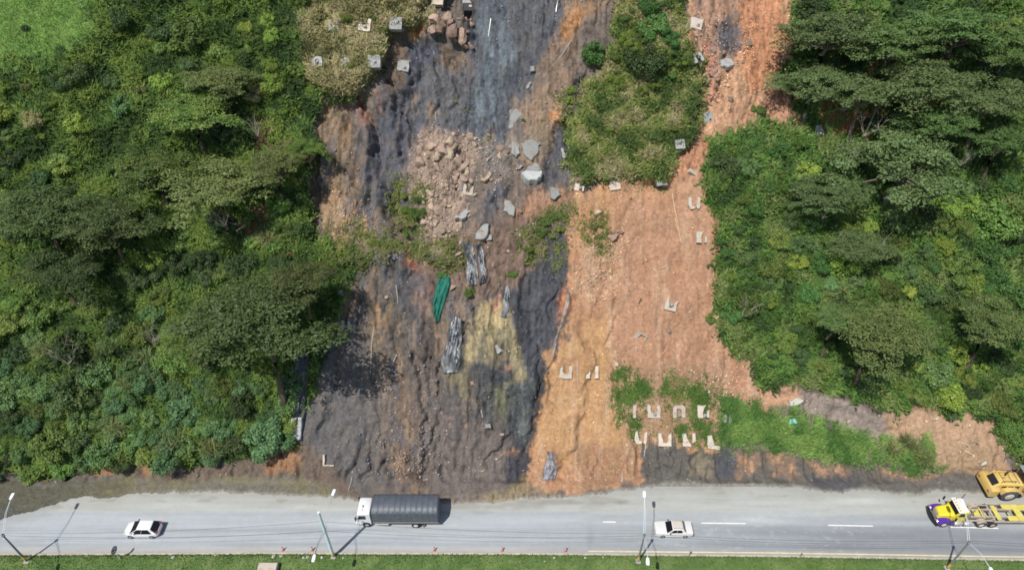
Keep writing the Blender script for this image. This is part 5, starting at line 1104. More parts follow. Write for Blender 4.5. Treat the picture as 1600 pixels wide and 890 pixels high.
# ================================================================ plastic sheets and the green cloth
def sheet(left, right, mat, label, cat='plastic sheet', name='plastic_sheet', folds=4, amp=.16, lift=.12, seed=0, nu=26, nv=46):
    """draped sheet between two edge lines given from top to bottom on the chart"""
    def resamp(P, n_):
        P = np.asarray(P, float); d = np.r_[0, np.cumsum(np.hypot(*np.diff(P, axis=0).T))]; t_ = np.linspace(0, d[-1], n_)
        return np.stack([np.interp(t_, d, P[:, k]) for k in range(2)], 1)
    Lf, Rt = resamp(left, nv), resamp(right, nv); t_ = np.linspace(0, 1, nu)
    Q = Lf[:, None] * (1 - t_)[None, :, None] + Rt[:, None] * t_[None, :, None]
    Pq = at_many(Q[..., 0].ravel(), Q[..., 1].ravel()); A, B_ = np.meshgrid(t_, np.linspace(0, 1, nv))
    w_ = A * folds + 1.7 * fbm(A * 2.5 + seed * 5, B_ * 4.5, 3, 190 + seed)
    hgt = lift + amp * np.abs(np.sin(w_ * np.pi)) ** .8 + amp * 2.6 * (np.abs(fbm(A * 5 + seed + 1.5 * B_, B_ * 2.6 + seed, 4, 195) - .5) * 2 - .2); hgt *= np.minimum(1, np.minimum(A, 1 - A) * 8 + .25)
    Pq = Pq + hgt.ravel()[:, None] * np.array(SF.col[2])
    base = Pq.mean(0); ii = np.arange(nu * nv).reshape(nv, nu); Fq = np.stack([ii[1:, :-1], ii[1:, 1:], ii[:-1, 1:], ii[:-1, :-1]], -1).reshape(-1, 4)
    o = np_mesh(name, Pq - base, Fq, mat, None, True); o.location = base
    md = o.modifiers.new('thickness', 'SOLIDIFY'); md.thickness = .04; md.offset = -1
    return tag(o, label, cat)
sheet([(689, 424), (682, 445), (677, 470), (677, 490), (681, 503)], [(704, 434), (704, 446), (699, 462), (692, 482), (686, 502)], M_green_tarp, 'dark green shade cloth draped down the middle of the slope', 'shade cloth', 'shade_cloth', 3, .20, .18, 1)
sheet([(719, 376), (723, 392), (729, 412), (729, 430), (731, 446)], [(740, 382), (742, 395), (745, 412), (748, 430), (746, 445)], M_plastic, 'wrinkled grey plastic sheet, left half of the upper pair below the slabs', 'plastic sheet', 'plastic_sheet', 3, .2, .12, 2)
sheet([(742, 384), (746, 395), (748, 412), (752, 428), (748, 444)], [(752, 380), (757, 395), (759, 412), (763, 428), (760, 440)], M_plastic, 'wrinkled grey plastic sheet, right half of the upper pair below the slabs', 'plastic sheet', 'plastic_sheet', 3, .2, .12, 3)
sheet([(709, 492), (700, 518), (695, 545), (688, 560), (692, 583)], [(724, 500), (724, 520), (721, 545), (721, 565), (716, 581)], M_plastic, 'large crumpled silver-black plastic sheet left of the sulphur stain', 'plastic sheet', 'plastic_sheet', 4, .26, .15, 4)
sheet([(791, 446), (787, 462), (786, 480), (782, 494)], [(796, 448), (797, 462), (796, 478), (792, 497)], M_plastic, 'narrow hanging plastic sheet right of the sulphur stain', 'plastic sheet', 'plastic_sheet', 2, .18, .12, 5)
sheet([(885, 458), (881, 480), (875, 508), (865, 535), (860, 552)], [(891, 462), (888, 480), (879, 505), (871, 528), (866, 554)], material('dirty_plastic_strip', (.20, .20, .215), .4, color2=(.42, .33, .24), nscale=1.6, bump=.1, bscale=2, spec=.6), 'thin pale plastic strip along the orange edge of the black shale', 'plastic sheet', 'plastic_sheet', 2, .10, .07, 6)
sheet([(461, 556), (460, 590), (459, 640), (457, 684)], [(486, 548), (484, 590), (480, 640), (472, 686)], M_plastic_dark, 'long black plastic sheet hanging beside the left thicket', 'plastic sheet', 'plastic_sheet', 3, .16, .35, 7)
sheet([(456, 652), (455, 684)], [(476, 650), (472, 686)], M_plastic_pale, 'faded grey foot of the black plastic sheet by the thicket', 'plastic sheet', 'plastic_sheet', 2, .10, .55, 8, 12, 16)
sheet([(855, 704), (853, 722), (850, 734), (847, 748)], [(862, 706), (866, 722), (872, 732), (868, 747)], material('soiled_bluish_plastic', (.30, .33, .40), .4, color2=(.16, .13, .11), nscale=1.3, bump=.12, bscale=2, spec=.6), 'bluish white plastic sheet at the foot of the orange slide', 'plastic sheet', 'plastic_sheet', 3, .14, .08, 9)
sheet([(610, 398), (604, 404), (614, 408)], [(622, 394), (624, 402), (620, 407)], M_plastic_dark, 'scrap of dark plastic under the ledge bushes', 'plastic sheet', 'plastic_sheet', 2, .12, .08, 10, 10, 12)
sheet([(1232, 654), (1230, 662)], [(1240, 652), (1246, 660)], material('turquoise_plastic', (.18, .48, .42), .5, noise=.2, nscale=3), 'scrap of turquoise plastic in the green grass bank', 'plastic scrap', 'plastic_scrap', 2, .12, .5, 11, 8, 8)
sheet([(1272, 198), (1274, 212)], [(1284, 196), (1288, 212)], M_plastic_pale, 'pale plastic scrap on bare soil at the wood edge', 'plastic scrap', 'plastic_scrap', 2, .12, .2, 12, 8, 10)
# ================================================================ vehicles (front towards -x, near side towards -y, wheels on z = 0)
def wheel(root, x, y, r_, wd, tyre=M_tyre, rim=M_rim, hub=.0, name='wheel'):
    def cyl(rad0, rad1, w_, n=22):
        return [[(x + rr * math.cos(a), y + yy, r_ + rr * math.sin(a)) for a in [2 * math.pi * k / n for k in range(n)]] for rr, yy in ((rad0, -w_), (rad1, -w_ + .03), (rad1, w_ - .03), (rad0, w_))]
    b = MB(); b.loft(cyl(r_ * .90, r_, wd / 2)); t = b.build(name, tyre, root, True)
    b = MB(); b.loft(cyl(r_ * .50, r_ * .60, wd / 2 + .015)); b.build('rim', rim, t, True)
    if hub:
        b = MB(); b.loft(cyl(r_ * .16, r_ * .2, wd / 2 + hub)); b.build('hub', rim, t, True)
    return t
def panel(root, name, mat, q, off=.006, inset=.06, thick=.012):
    """a thin pane lying on a four-cornered face q (anticlockwise from outside)"""
    q = [Vector(p) for p in q]; c = sum(q, Vector()) / 4; nrm = (q[1] - q[0]).cross(q[3] - q[0]).normalized()
    def ins(i):
        a = (q[(i + 1) % 4] - q[i]).normalized(); b_ = (q[(i - 1) % 4] - q[i]).normalized(); return q[i] + (a + b_) * inset
    f = [ins(i) for i in range(4)]; b = MB(); b.loft([[p + nrm * (off - thick) for p in f], [p + nrm * off for p in f]]); return b.build(name, mat, root)
def car_ring(x, hw, zb, zt):
    zm = zb + (zt - zb) * .45
    h_ = [(hw * .86, zb), (hw * .97, zb + .07), (hw, zm), (hw * .985, zt - .16), (hw * .93, zt - .05), (hw * .78, zt)]
    return [(x, -y, z) for y, z in h_] + [(x, 0, zt + .015)] + [(x, y, z) for y, z in reversed(h_)]
def greenhouse(root, paint, xb0, xb1, xt0, xt1, hb, ht, zb, zt, pillars, dome=.05):
    B4 = [(xb0, -hb, zb), (xb1, -hb, zb), (xb1, hb, zb), (xb0, hb, zb)]; T4 = [(xt0, -ht, zt), (xt1, -ht, zt), (xt1, ht, zt), (xt0, ht, zt)]
    b = MB(); b.loft([B4, T4], cap=True); b.build('pillars', paint, root)
    b = MB(); k = .10
    b.loft([[(xt0 - .03, -ht - .02, zt - .02), (xt1 + .03, -ht - .02, zt - .02), (xt1 + .03, ht + .02, zt - .02), (xt0 - .03, ht + .02, zt - .02)], [(xt0 + .02, -ht + .02, zt + dome * .6), (xt1 - .02, -ht + .02, zt + dome * .6), (xt1 - .02, ht - .02, zt + dome * .6), (xt0 + .02, ht - .02, zt + dome * .6)], [(xt0 + k, -ht + k, zt + dome), (xt1 - k, -ht + k, zt + dome), (xt1 - k, ht - k, zt + dome), (xt0 + k, ht - k, zt + dome)]])
    b.build('roof', paint, root, True)
    panel(root, 'windscreen', M_glass, [B4[3], B4[0], T4[0], T4[3]], .008, .025)
    panel(root, 'rear_window', M_glass, [B4[1], B4[2], T4[2], T4[1]], .012, .02)
    for sgn in (0, 1):
        fr = pillars
        for a, c in zip(fr[:-1], fr[1:]):
            def P_(f, lo): return tuple(np.array(B4[0] if lo else T4[0]) * (1 - f) + np.array(B4[1] if lo else T4[1]) * f)
            q = [P_(a, True), P_(c, True), P_(c, False), P_(a, False)]
            if sgn: q = [(x, -y, z) for x, y, z in (q[1], q[0], q[3], q[2])]
            panel(root, 'side_window', M_glass, q, .008, .018)
# ---- the white hatchback
p = ground_at(223, 840); L0 = 3.95
t = thing('hatchback', 'small white hatchback car with dark windows driving left on the dusty lane', 'car', (-41.85, 40.0 + .82, 0.0))
b = MB(); b.loft([car_ring(*a) for a in ((-2.00, .34, .38, .58), (-1.95, .52, .28, .66), (-1.78, .70, .22, .78), (-1.5, .80, .20, .88), (-1.1, .84, .19, .92), (-.6, .86, .19, .90), (.4, .86, .19, .90), (1.15, .86, .20, .94), (1.55, .82, .22, .98), (1.78, .76, .28, .96), (1.92, .66, .38, .86), (1.98, .54, .44, .72))])
b.build('body', M_white, t, True)
greenhouse(t, M_white, -1.20, 1.90, -.28, 1.25, .82, .58, .87, 1.44, (.04, .42, .84))
for x in (-1.22, 1.20):
    for y in (-.78, .78): wheel(t, x, y, .30, .20)
for y in (-.60, .60):
    b = MB(); b.box(-1.90, -1.62, y - .14, y + .14, .66, .80, .04); b.build('headlight', M_lamp_glass, t)
    b = MB(); b.box(1.70, 1.90, y - .17, y + .17, .80, 1.00, .04); b.build('taillight', M_red, t)
    b = MB(); s_ = 1 if y > 0 else -1; b.box(-.72, -.55, s_ * .84 - .12, s_ * .84 + .12, .98, 1.10, .03); b.build('wing_mirror', M_white if s_ < 0 else M_black, t)
b = MB(); b.box(1.84, 1.97, -.60, .60, .30, .52, .04); b.build('rear_bumper', M_grey_metal, t)
b = MB(); b.tube([(1.0, 0, 1.47), (1.08, 0, 1.62)], .012, 5); b.build('aerial', M_black, t)
# ---- the silver-white saloon
t = thing('saloon', 'pale silver-white boxy saloon car with roof rack driving left on the grey lane', 'car', (18.35, 40.05 + .80, 0.0))
def box_ring(x, hw, zb, zt):
    h_ = [(hw * .92, zb), (hw, zb + .06), (hw, zt - .10), (hw * .97, zt - .02), (hw * .90, zt)]; return [(x, -y, z) for y, z in h_] + [(x, y, z) for y, z in reversed(h_)]
b = MB(); b.loft([box_ring(*a) for a in ((-2.10, .72, .34, .74), (-2.04, .79, .26, .80), (-1.7, .81, .21, .84), (-.78, .82, .20, .90), (1.1, .82, .20, .92), (1.85, .80, .22, .90), (2.03, .78, .28, .88), (2.10, .72, .36, .80))]); b.build('body', M_cream, t, True)
greenhouse(t, M_cream, -.92, 1.30, -.28, .92, .74, .60, .88, 1.36, (.14, .48, .82), .03)
for x in (-1.32, 1.22):
    for y in (-.74, .74): wheel(t, x, y, .29, .18)
rk = MB()
for i in range(9): rk.box(-.20 + i * .13, -.16 + i * .13, -.50, .50, 1.44, 1.47)
for y in (-.50, .46): rk.box(-.24, .92, y, y + .04, 1.47, 1.51)
for x in (-.15, .80):
    for y in (-.5, .46): rk.box(x, x + .04, y, y + .04, 1.37, 1.47)
rk.build('roof_rack', M_beige, t)
b = MB(); b.box(2.06, 2.17, -.74, .74, .40, .62, .03); b.build('rear_bumper', M_black, t)
b = MB(); b.box(-2.20, -2.06, -.76, .76, .36, .54, .03); b.build('front_bumper', M_alu, t)
for y in (-.56, .56):
    b = MB(); b.box(-2.13, -2.05, y - .16, y + .16, .58, .74, .02); b.build('headlight', M_lamp_glass, t)
    b = MB(); b.box(2.05, 2.13, y - .18, y + .18, .64, .78, .02); b.build('taillight', M_red, t)
    b = MB(); s_ = 1 if y > 0 else -1; b.box(-.62, -.50, s_ * .86 - .10, s_ * .86 + .10, .92, 1.02, .02); b.build('wing_mirror', M_black, t)
# ---- the covered lorry
t = thing('lorry', 'white cab lorry with a long dark grey tarpaulin-covered load bed', 'lorry', (-17.72, 41.32 + 1.2, 0.0))
b = MB(); cab = []
for x, z0, z1, hw in ((0.0, .55, 1.5, 1.00), (.08, .45, 1.75, 1.06), (.30, .42, 2.55, 1.08), (.55, .42, 2.66, 1.08), (1.55, .42, 2.66, 1.08), (1.68, .48, 2.58, 1.06)):
    cab.append([(x, -hw, z0), (x, -hw, z1 - .12), (x, -hw + .14, z1), (x, hw - .14, z1), (x, hw, z1 - .12), (x, hw, z0)])
b.loft(cab); b.build('cab', M_white, t, True)
panel(t, 'windscreen', M_glass, [(.08, 1.02, 1.62), (.08, -1.02, 1.62), (.285, -1.0, 2.46), (.285, 1.0, 2.46)], .012, .05)
for s_ in (-1, 1):
    q = [(.24, -1.085, 1.55), (1.22, -1.085, 1.55), (1.22, -1.085, 2.30), (.42, -1.085, 2.30)]
    if s_ > 0: q = [(x, -y, z) for x, y, z in (q[1], q[0], q[3], q[2])]
    panel(t, 'side_window', M_glass, q, .010, .03)
    b = MB(); b.box(.02, .16, s_ * 1.28 - .12, s_ * 1.28 + .12, 1.75, 2.25, .03); b.tube([(.2, s_ * 1.06, 2.2), (.1, s_ * 1.28, 2.2)], .02, 5); b.build('wing_mirror', M_black, t)
    b = MB(); b.box(-.05, .08, s_ * .75 - .2, s_ * .75 + .2, .72, .95, .03); b.build('headlight', M_lamp_glass, t)
    b = MB(); b.box(2.3, 3.7, s_ * .95 - .26, s_ * .95 + .26, .42, .86, .10); b.build('fuel_tank', M_alu if s_ < 0 else M_black, t)
    wheel(t, 1.15, s_ * 1.02, .46, .28, M_tyre, M_rim, .03); wheel(t, 6.75, s_ * 1.00, .48, .55, M_tyre, M_rim_white, .02)
    b = MB(); b.box(7.55, 7.62, s_ * 1.0 - .28, s_ * 1.0 + .28, .25, .85); b.build('mudflap', M_black, t)
b = MB(); b.box(-.10, .12, -1.08, 1.08, .38, .70, .05); b.build('bumper', M_white, t)
b = MB(); b.box(.75, .95, -.25, .05, 2.665, 2.70, .01); b.box(.80, .92, -.62, -.45, 2.665, 2.70, .01); b.build('roof_vent', M_grey_metal, t)
b = MB(); b.box(1.6, 9.3, -.45, -.30, .62, .92); b.box(1.6, 9.3, .30, .45, .62, .92); b.build('chassis', M_black, t)
b = MB(); b.box(1.95, 9.38, -1.22, 1.22, .90, 1.06, .03); b.build('load_bed', M_grey_metal, t)
nsec = 75; rings = []
for i in range(nsec):
    f = i / (nsec - 1); x = 1.93 + f * 7.45; ph = f * 12; dip = abs(math.sin(ph * math.pi)); e = .0 if 0 < i < nsec - 1 else .10
    sag = -.050 * dip ** .8; prof_ = [(-1.25 + e, 1.02), (-1.27 + e - sag * .8, 1.7), (-1.27 + e - sag * .8, 2.5), (-1.24 + e, 3.05 + sag), (-1.05, 3.26 + sag - e), (-.70, 3.42 + sag - e), (-.3, 3.50 + sag - e), (.3, 3.50 + sag - e), (.70, 3.42 + sag - e), (1.05, 3.26 + sag - e), (1.24 - e, 3.05 + sag), (1.27 - e + sag * .8, 2.5), (1.27 - e + sag * .8, 1.7), (1.25 - e, 1.02)]
    rings.append([(x + rng.normal(0, .006), y + rng.normal(0, .010), z + rng.normal(0, .010)) for y, z in prof_])
b = MB(); b.loft(rings); b.build('tarpaulin_cover', M_tarp, t, True)
b = MB()
for i in range(13):
    x = 1.98 + i * .615; b.tube([(x, -1.30, 1.04), (x + .02, -1.31, 1.28)], .018, 5)
b.tube([(1.95, -1.30, 1.25), (9.35, -1.30, 1.25)], .022, 5); b.build('lashing_rope', M_beige, t)
for s_ in (-1, 1):
    b = MB(); b.box(9.36, 9.44, s_ * .95 - .18, s_ * .95 + .18, .92, 1.05, .01); b.build('taillight', M_red, t)
# ---- yellow and purple bonneted lorry with bare frame
t = thing('bonneted_lorry', 'yellow bonneted lorry with purple fenders and bare beige frame behind', 'lorry', (48.2, 41.30 + 1.22, 0.0), R(0))
def hood_ring(x, hw, zb, zt, r_=.18): return [(x, -hw, zb), (x, -hw, zt - r_), (x, -hw + r_, zt), (x, hw - r_, zt), (x, hw, zt - r_), (x, hw, zb)]
b = MB(); b.loft([hood_ring(.42, .52, .95, 1.62), hood_ring(.52, .60, .9, 1.74), hood_ring(1.3, .70, .9, 1.86), hood_ring(2.0, .80, .9, 1.95)]); b.build('bonnet', M_yellow, t, True)
b = MB(); b.box(.36, .46, -.42, .42, .85, 1.60, .03); b.build('grille', M_beige, t)
for s_ in (-1, 1):
    f = [[(x, s_ * .62, zz + .03), (x, s_ * 1.12, zz), (x, s_ * 1.22, zz - .14), (x, s_ * 1.22, zz - .30 if 0.5 < x < 1.75 else .45), (x, s_ * .62, zz - .35)] for x, zz in ((.25, .88), (.45, 1.08), (.85, 1.24), (1.25, 1.26), (1.7, 1.10), (2.05, .86))]
    b = MB(); b.loft(f); b.build('fender', M_purple, t, True)
    wheel(t, 1.12, s_ * 1.03, .50, .30, M_tyre_dusty, M_rim_white, .04)
    b = MB(); b.box(.24, .40, s_ * .86 - .14, s_ * .86 + .14, .80, 1.02, .03); b.build('headlight', M_lamp_glass, t)
    b = MB(); b.tube([(3.40, s_ * 1.05, 1.0), (3.42, s_ * 1.05, 3.2), (3.5, s_ * 1.05, 3.35)], .075, 8); b.build('exhaust_stack', M_grey_metal, t, True)
    for k, x0 in enumerate((2.20, 3.30)):
        b = MB(); b.box(x0, x0 + .92, s_ * 1.04 - .26, s_ * 1.04 + .26, .42, 1.02, .09); b.build('fuel_tank', M_alu, t, True)
    b = MB(); b.tube([(1.75, s_ * 1.0, 1.75), (1.72, s_ * 1.38, 1.95)], .02, 5); b.box(1.66, 1.78, s_ * 1.40 - .10, s_ * 1.40 + .10, 1.75, 2.30, .02); b.build('wing_mirror', M_black, t)
b = MB(); b.loft([[(x0 + .28 * (abs(y) / 1.22) ** 2, y, z) for x0, z in ((-.02, .42), (-.02, .78), (.14, .78), (.14, .42))] for y in np.linspace(-1.22, 1.22, 9)]); b.build('bumper', M_black, t)
b = MB(); b.tube([(.20, -1.15, .9), (-.02, -.9, 1.25), (-.06, 0, 1.35), (-.02, .9, 1.25), (.20, 1.15, .9)], .05, 6); b.build('guard_bar', M_grey_metal, t)
cabr = [[(x, -hw, z0), (x, -hw, z1 - .12), (x, -hw + .16, z1), (x, hw - .16, z1), (x, hw, z1 - .12), (x, hw, z0)] for x, z0, z1, hw in ((1.95, .95, 1.98, .90), (2.25, .95, 2.58, .90), (2.42, .95, 2.68, .90), (3.25, .95, 2.70, .90), (3.34, .98, 2.60, .86))]
b = MB(); b.loft(cabr); b.build('cab', M_yellow, t, True)
panel(t, 'windscreen', M_glass, [(1.965, .84, 2.03), (1.965, -.84, 2.03), (2.235, -.84, 2.54), (2.235, .84, 2.54)], .012, .03)
for s_ in (-1, 1):
    q = [(2.32, -.905, 1.75), (3.05, -.905, 1.75), (3.05, -.905, 2.40), (2.40, -.905, 2.40)]
    if s_ > 0: q = [(x, -y, z) for x, y, z in (q[1], q[0], q[3], q[2])]
    panel(t, 'side_window', M_glass, q, .010, .02)
vb = MB(); vb.box(2.05, 2.55, -1.0, 1.0, 2.66, 2.74, .02); vs = vb.build('sun_visor', M_lampwhite, t)
for y in (-.7, -.35, 0, .35, .7):
    b = MB(); b.box(2.16, 2.36, y - .09, y + .09, 2.735, 2.79, .01); b.build('clearance_lamp', M_amber, vs)
b = MB(); b.box(2.62, 3.2, -.86, .86, 2.69, 2.78, .03); b.build('cab_roof_panel', M_lampwhite, t)
b = MB()
for y in (-.55, .38): b.box(3.30, 16.0, y, y + .17, .85, 1.15)
for x in (3.7, 4.4, 5.1, 5.9, 6.8): b.box(x, x + .16, -.38, .38, .9, 1.10)
for x in (3.5, 6.7, 9.0): b.box(x, x + .14, -1.15, 1.15, 1.02, 1.16)
for s_ in (-1, 1): b.box(6.6, 16.0, s_ * 1.12 - .06, s_ * 1.12 + .06, .95, 1.18); b.box(3.5, 6.7, s_ * .98 - .05, s_ * .98 + .05, 1.02, 1.14)
b.build('frame', M_beige, t)
b = MB(); b.box(4.75, 5.45, -.36, .36, 1.06, 1.19, .02); b.box(5.6, 5.75, -.72, .72, 1.14, 1.22, .02); b.build('fifth_wheel', M_deck, t)
b = MB(); b.box(9.5, 10.2, -1.02, 1.02, 1.18, 1.24, .01); b.box(8.35, 9.48, .42, 1.02, 1.17, 1.22, .01); b.box(8.35, 9.48, -1.02, -.42, 1.17, 1.22, .01); b.box(7.1, 7.6, -.9, .9, 1.16, 1.21, .01); b.box(10.9, 16.0, -1.02, 1.02, 1.14, 1.20, .01); b.box(10.21, 10.89, .3, 1.02, 1.14, 1.19, .01); b.build('deck_plate', M_deck, t)
for x in (5.35, 6.65):
    for s_ in (-1, 1): wheel(t, x, s_ * .98, .50, .52, M_tyre_dusty if x < 6 else M_tyre, M_rim_white if x < 6 else M_beige, .03)
for s_ in (-1, 1):
    b = MB(); b.loft([[(5.35 + .62 * math.cos(a), s_ * .98 - .27, .50 + .62 * math.sin(a)), (5.35 + .62 * math.cos(a), s_ * .98 + .27, .50 + .62 * math.sin(a)), (5.35 + .67 * math.cos(a), s_ * .98 + .27, .50 + .67 * math.sin(a)), (5.35 + .67 * math.cos(a), s_ * .98 - .27, .50 + .67 * math.sin(a))] for a in np.linspace(.5, 2.64, 9)]); b.build('mudguard', M_beige, t)
    b = MB(); b.tube([(5.9, s_ * .95, 1.1), (6.35, s_ * 1.05, 1.55), (6.8, s_ * 1.05, 1.1)], .05, 6); b.build('frame_brace', M_beige, t)
for x in (13.2, 14.5):
    for s_ in (-1, 1): wheel(t, x, s_ * .98, .48, .5, M_tyre, M_beige, .03)
# ---- the wheel loader
t = thing('wheel_loader', 'yellow wheel loader with black radiator grille standing on the dark verge', 'loader', (56.0, 45.0 + 1.25, 0.03), R(-1)); t.scale = (1.2, 1.2, 1.2)
b = MB(); b.loft([[(x, -hw, z0), (x, -hw, z1 - .10), (x, -hw + .12, z1), (x, hw - .12, z1), (x, hw, z1 - .10), (x, hw, z0)] for x, z0, z1, hw in ((0, .75, 1.35, 1.12), (.12, .62, 1.60, 1.18), (.75, .60, 1.62, 1.18), (1.0, .70, 1.50, 1.05))]); b.build('counterweight', M_yellow_lo, t, True)
b = MB(); b.loft([[(x, -hw, .9), (x, -hw, z1 - .14), (x, -hw + .18, z1), (x, hw - .18, z1), (x, hw, z1 - .14), (x, hw, .9)] for x, z1, hw in ((.30, 1.50, .72), (.85, 2.12, .74), (2.4, 2.14, .76), (3.3, 2.10, .76))]); b.build('engine_hood', M_yellow_lo, t, True)
panel(t, 'radiator_grille', M_black, [(.28, .62, 1.50), (.28, -.62, 1.50), (.84, -.62, 2.13), (.84, .62, 2.13)], .03, .05)
for s_ in (-1, 1):
    for k in range(3):
        b = MB(); b.box(1.15 + k * .62, 1.62 + k * .62, s_ * .755 - .02, s_ * .755 + .02, 1.30 if k else 1.55, 1.78, .008); b.build('hood_louvre', M_black, t)
    b = MB(); b.box(-.03, .05, s_ * .85 - .14, s_ * .85 + .14, 1.10, 1.24, .01); b.build('taillight', M_red, t)
    b = MB(); b.tube([(1.0, s_ * .62, 2.1), (1.0, s_ * .62, 2.42), (2.3, s_ * .62, 2.45), (2.3, s_ * .62, 2.12)], .025, 5); b.build('handrail', M_black, t)
b = MB(); b.box(1.30, 1.34, -.60, .60, 2.125, 2.15); b.box(2.05, 2.09, -.62, .62, 2.135, 2.16); b.box(2.70, 2.74, -.62, .62, 2.13, 2.155); b.box(1.34, 2.05, -.03, .03, 2.125, 2.15); b.build('hood_seam', M_black, t)
b = MB(); b.tube([(1.75, .25, 2.1), (1.75, .25, 2.75)], .07, 8); b.build('exhaust_pipe', M_black, t, True)
b = MB(); b.box(1.5, 1.9, -.30, -.05, 2.13, 2.30, .04); b.box(2.2, 2.5, .25, .5, 2.13, 2.28, .04); b.build('air_filter', M_yellow_lo, t)
for s_ in (-1, 1):
    b = MB(); b.loft([[(x, s_ * .72, z), (x, s_ * 1.22, z), (x, s_ * 1.22, z - .08), (x, s_ * .72, z - .08)] for x, z in ((1.15, 1.05), (1.4, 1.50), (1.9, 1.66), (2.5, 1.62), (3.0, 1.30), (3.4, 1.0))]); b.build('fender', M_yellow_lo, t, True)
for s_ in (-1, 1):
    wheel(t, 2.05, s_ * 1.0, .78, .55, M_tyre_dusty, M_rim_white, .03); wheel(t, 5.15, s_ * 1.0, .78, .55, M_tyre_dusty, M_rim_white, .03)
b = MB(); b.loft([[(3.05, -.72, 1.4), (4.35, -.72, 1.4), (4.35, .72, 1.4), (3.05, .72, 1.4)], [(3.12, -.64, 3.05), (4.25, -.64, 3.05), (4.25, .64, 3.05), (3.12, .64, 3.05)]]); cabo = b.build('cab', M_yellow_lo, t)
panel(cabo, 'rear_window', M_glass, [(3.05, .72, 1.85), (3.05, -.72, 1.85), (3.12, -.64, 3.0), (3.12, .64, 3.0)], .012, .06)
panel(cabo, 'side_window', M_glass, [(3.07, -.71, 1.8), (4.33, -.71, 1.8), (4.25, -.645, 3.0), (3.12, -.645, 3.0)], .014, .06)
panel(cabo, 'windscreen', M_glass, [(4.35, -.72, 1.8), (4.35, .72, 1.8), (4.25, .64, 3.0), (4.25, -.64, 3.0)], .012, .06)
b = MB(); b.box(2.98, 4.45, -.78, .78, 3.05, 3.17, .04); b.build('cab_roof', material('dusty_grey_roof', (.22, .25, .28), .7, noise=.2, nscale=3), t)
b = MB(); b.box(2.5, 4.5, -.45, .45, .55, 1.4, .05); b.box(4.4, 6.0, -.50, .50, .55, 1.5, .06); b.build('chassis', M_yellow_lo, t)
b = MB()
for s_ in (-1, 1): b.loft([[(x, s_ * .45 - .09, z - .16), (x, s_ * .45 + .09, z - .16), (x, s_ * .45 + .09, z + .16), (x, s_ * .45 - .09, z + .16)] for x, z in ((4.6, 1.75), (5.6, 1.65), (6.7, .75))])
b.build('lift_arm', M_yellow_lo, t)
b = MB(); b.loft([[(x, -1.3, z), (x, 1.3, z), (x + .06, 1.3, z + .05), (x + .06, -1.3, z + .05)] for x, z in ((7.8, .06), (6.9, .08), (6.6, .4), (6.65, .95), (6.95, 1.25))]); b.build('bucket', M_grey_metal, t)
for s_ in (-1, 1):
    b = MB(); b.tube([(3.3, s_ * .85, 1.1), (3.3, s_ * 1.0, .45)], .03, 5); b.box(3.1, 3.5, s_ * .95 - .14, s_ * .95 + .14, .45, .52); b.build('step', M_black, t)

# ================================================================ lamp posts and cables along the median
POSTS = [
 ((42, 876), (3, 834), 5.75, [(17, 778), (-20, 876)], 'd', 'twin-armed lamp post at the left border, dark shaft with yellow band'),
 ((521, 869), (499, 798), 9.05, [(520, 772), (491, 868)], 'l', 'tall pale blue lamp post in front of the covered lorry'),
 ((997, 876), (1007, 830), 5.8, [(1007, 775), (1012, 873)], 'd', 'twin-armed lamp post left of the silver-white saloon'),
 ((1480, 887), (1520, 842), 5.75, [(1505, 787), (1548, 888)], 'd', 'twin-armed lamp post in front of the yellow bonneted lorry'),
]
joints = []
for (bu, bv), (tu, tv), hgt, heads, kind, lab in POSTS:
    base = lawn_at(bu, bv); base.z = .06
    t = thing('street_lamp', lab, 'street lamp', base)
    mat = M_pole if kind == 'l' else M_pole_dark; zj = 5.45
    b = MB(); b.tube([(0, 0, 0), (0, 0, hgt)], [.20, .14] if kind == 'l' else [.13, .075], 10); b.build('pole', mat, t, True)
    b = MB(); b.tube([(0, 0, .35), (0, 0, .95)], [.21, .205] if kind == 'l' else [.145, .14], 10); b.build('yellow_band', M_yellow_band, t, True)
    b = MB(); b.box(-.28, .28, -.28, .28, -.12, .10, .03); b.build('footing', M_conc_grey, t)
    b = MB(); b.tube([(0, 0, zj - .12), (0, 0, zj + .12)], .16, 10); b.build('collar', M_grey_metal, t, True)
    joints.append(base + Vector((0, 0, zj)))
    for (hu, hv) in heads:
        e = Vector(ground_at(hu, hv, 7.1)) - base; s0 = Vector((0, 0, zj)); mid = s0 * .45 + e * .55 + Vector((0, 0, .35))
        side = Vector((e.y, -e.x, 0)).normalized() * .10
        b = MB(); b.tube([s0 + side, mid + side * .6, e], .02, 6); b.tube([s0 - side, mid - side * .6, e], .02, 6); b.build('arm', M_pole if kind == 'd' else M_grey_metal, t, True)
        d = Vector((e.x, e.y, 0)).normalized(); n_ = Vector((-d.y, d.x, 0)); b = MB()
        b.loft([[e + d * f + n_ * .20 * k + Vector((0, 0, z)) for k, z in ((-wd, -.05), (-wd * .8, .07), (wd * .8, .07), (wd, -.05))] for f, wd in ((-.15, .6), (0, .9), (.35, 1.0), (.62, .8))]); b.build('lamp_head', M_lampwhite, t)
def cable(pts, sag, label, rad=.012):
    b = MB(); path = []; base = pts[0].copy()
    for p0, p1 in zip(pts[:-1], pts[1:]):
        for i in range(24):
            f = i / 24; path.append(p0.lerp(p1, f) - Vector((0, 0, sag * 4 * f * (1 - f))) - base)
    path.append(pts[-1] - base); b.tube(path, rad, 5); o = b.build('overhead_cable', M_cable, None, True); o.location = base; return tag(o, label, 'cable')
far_l, far_r = joints[0] + Vector((-33.5, 0, 0)), joints[3] + Vector((33.5, -.8, 0))
cable([far_l] + joints + [far_r], .85, 'lower overhead cable strung between the collars of the lamp posts')
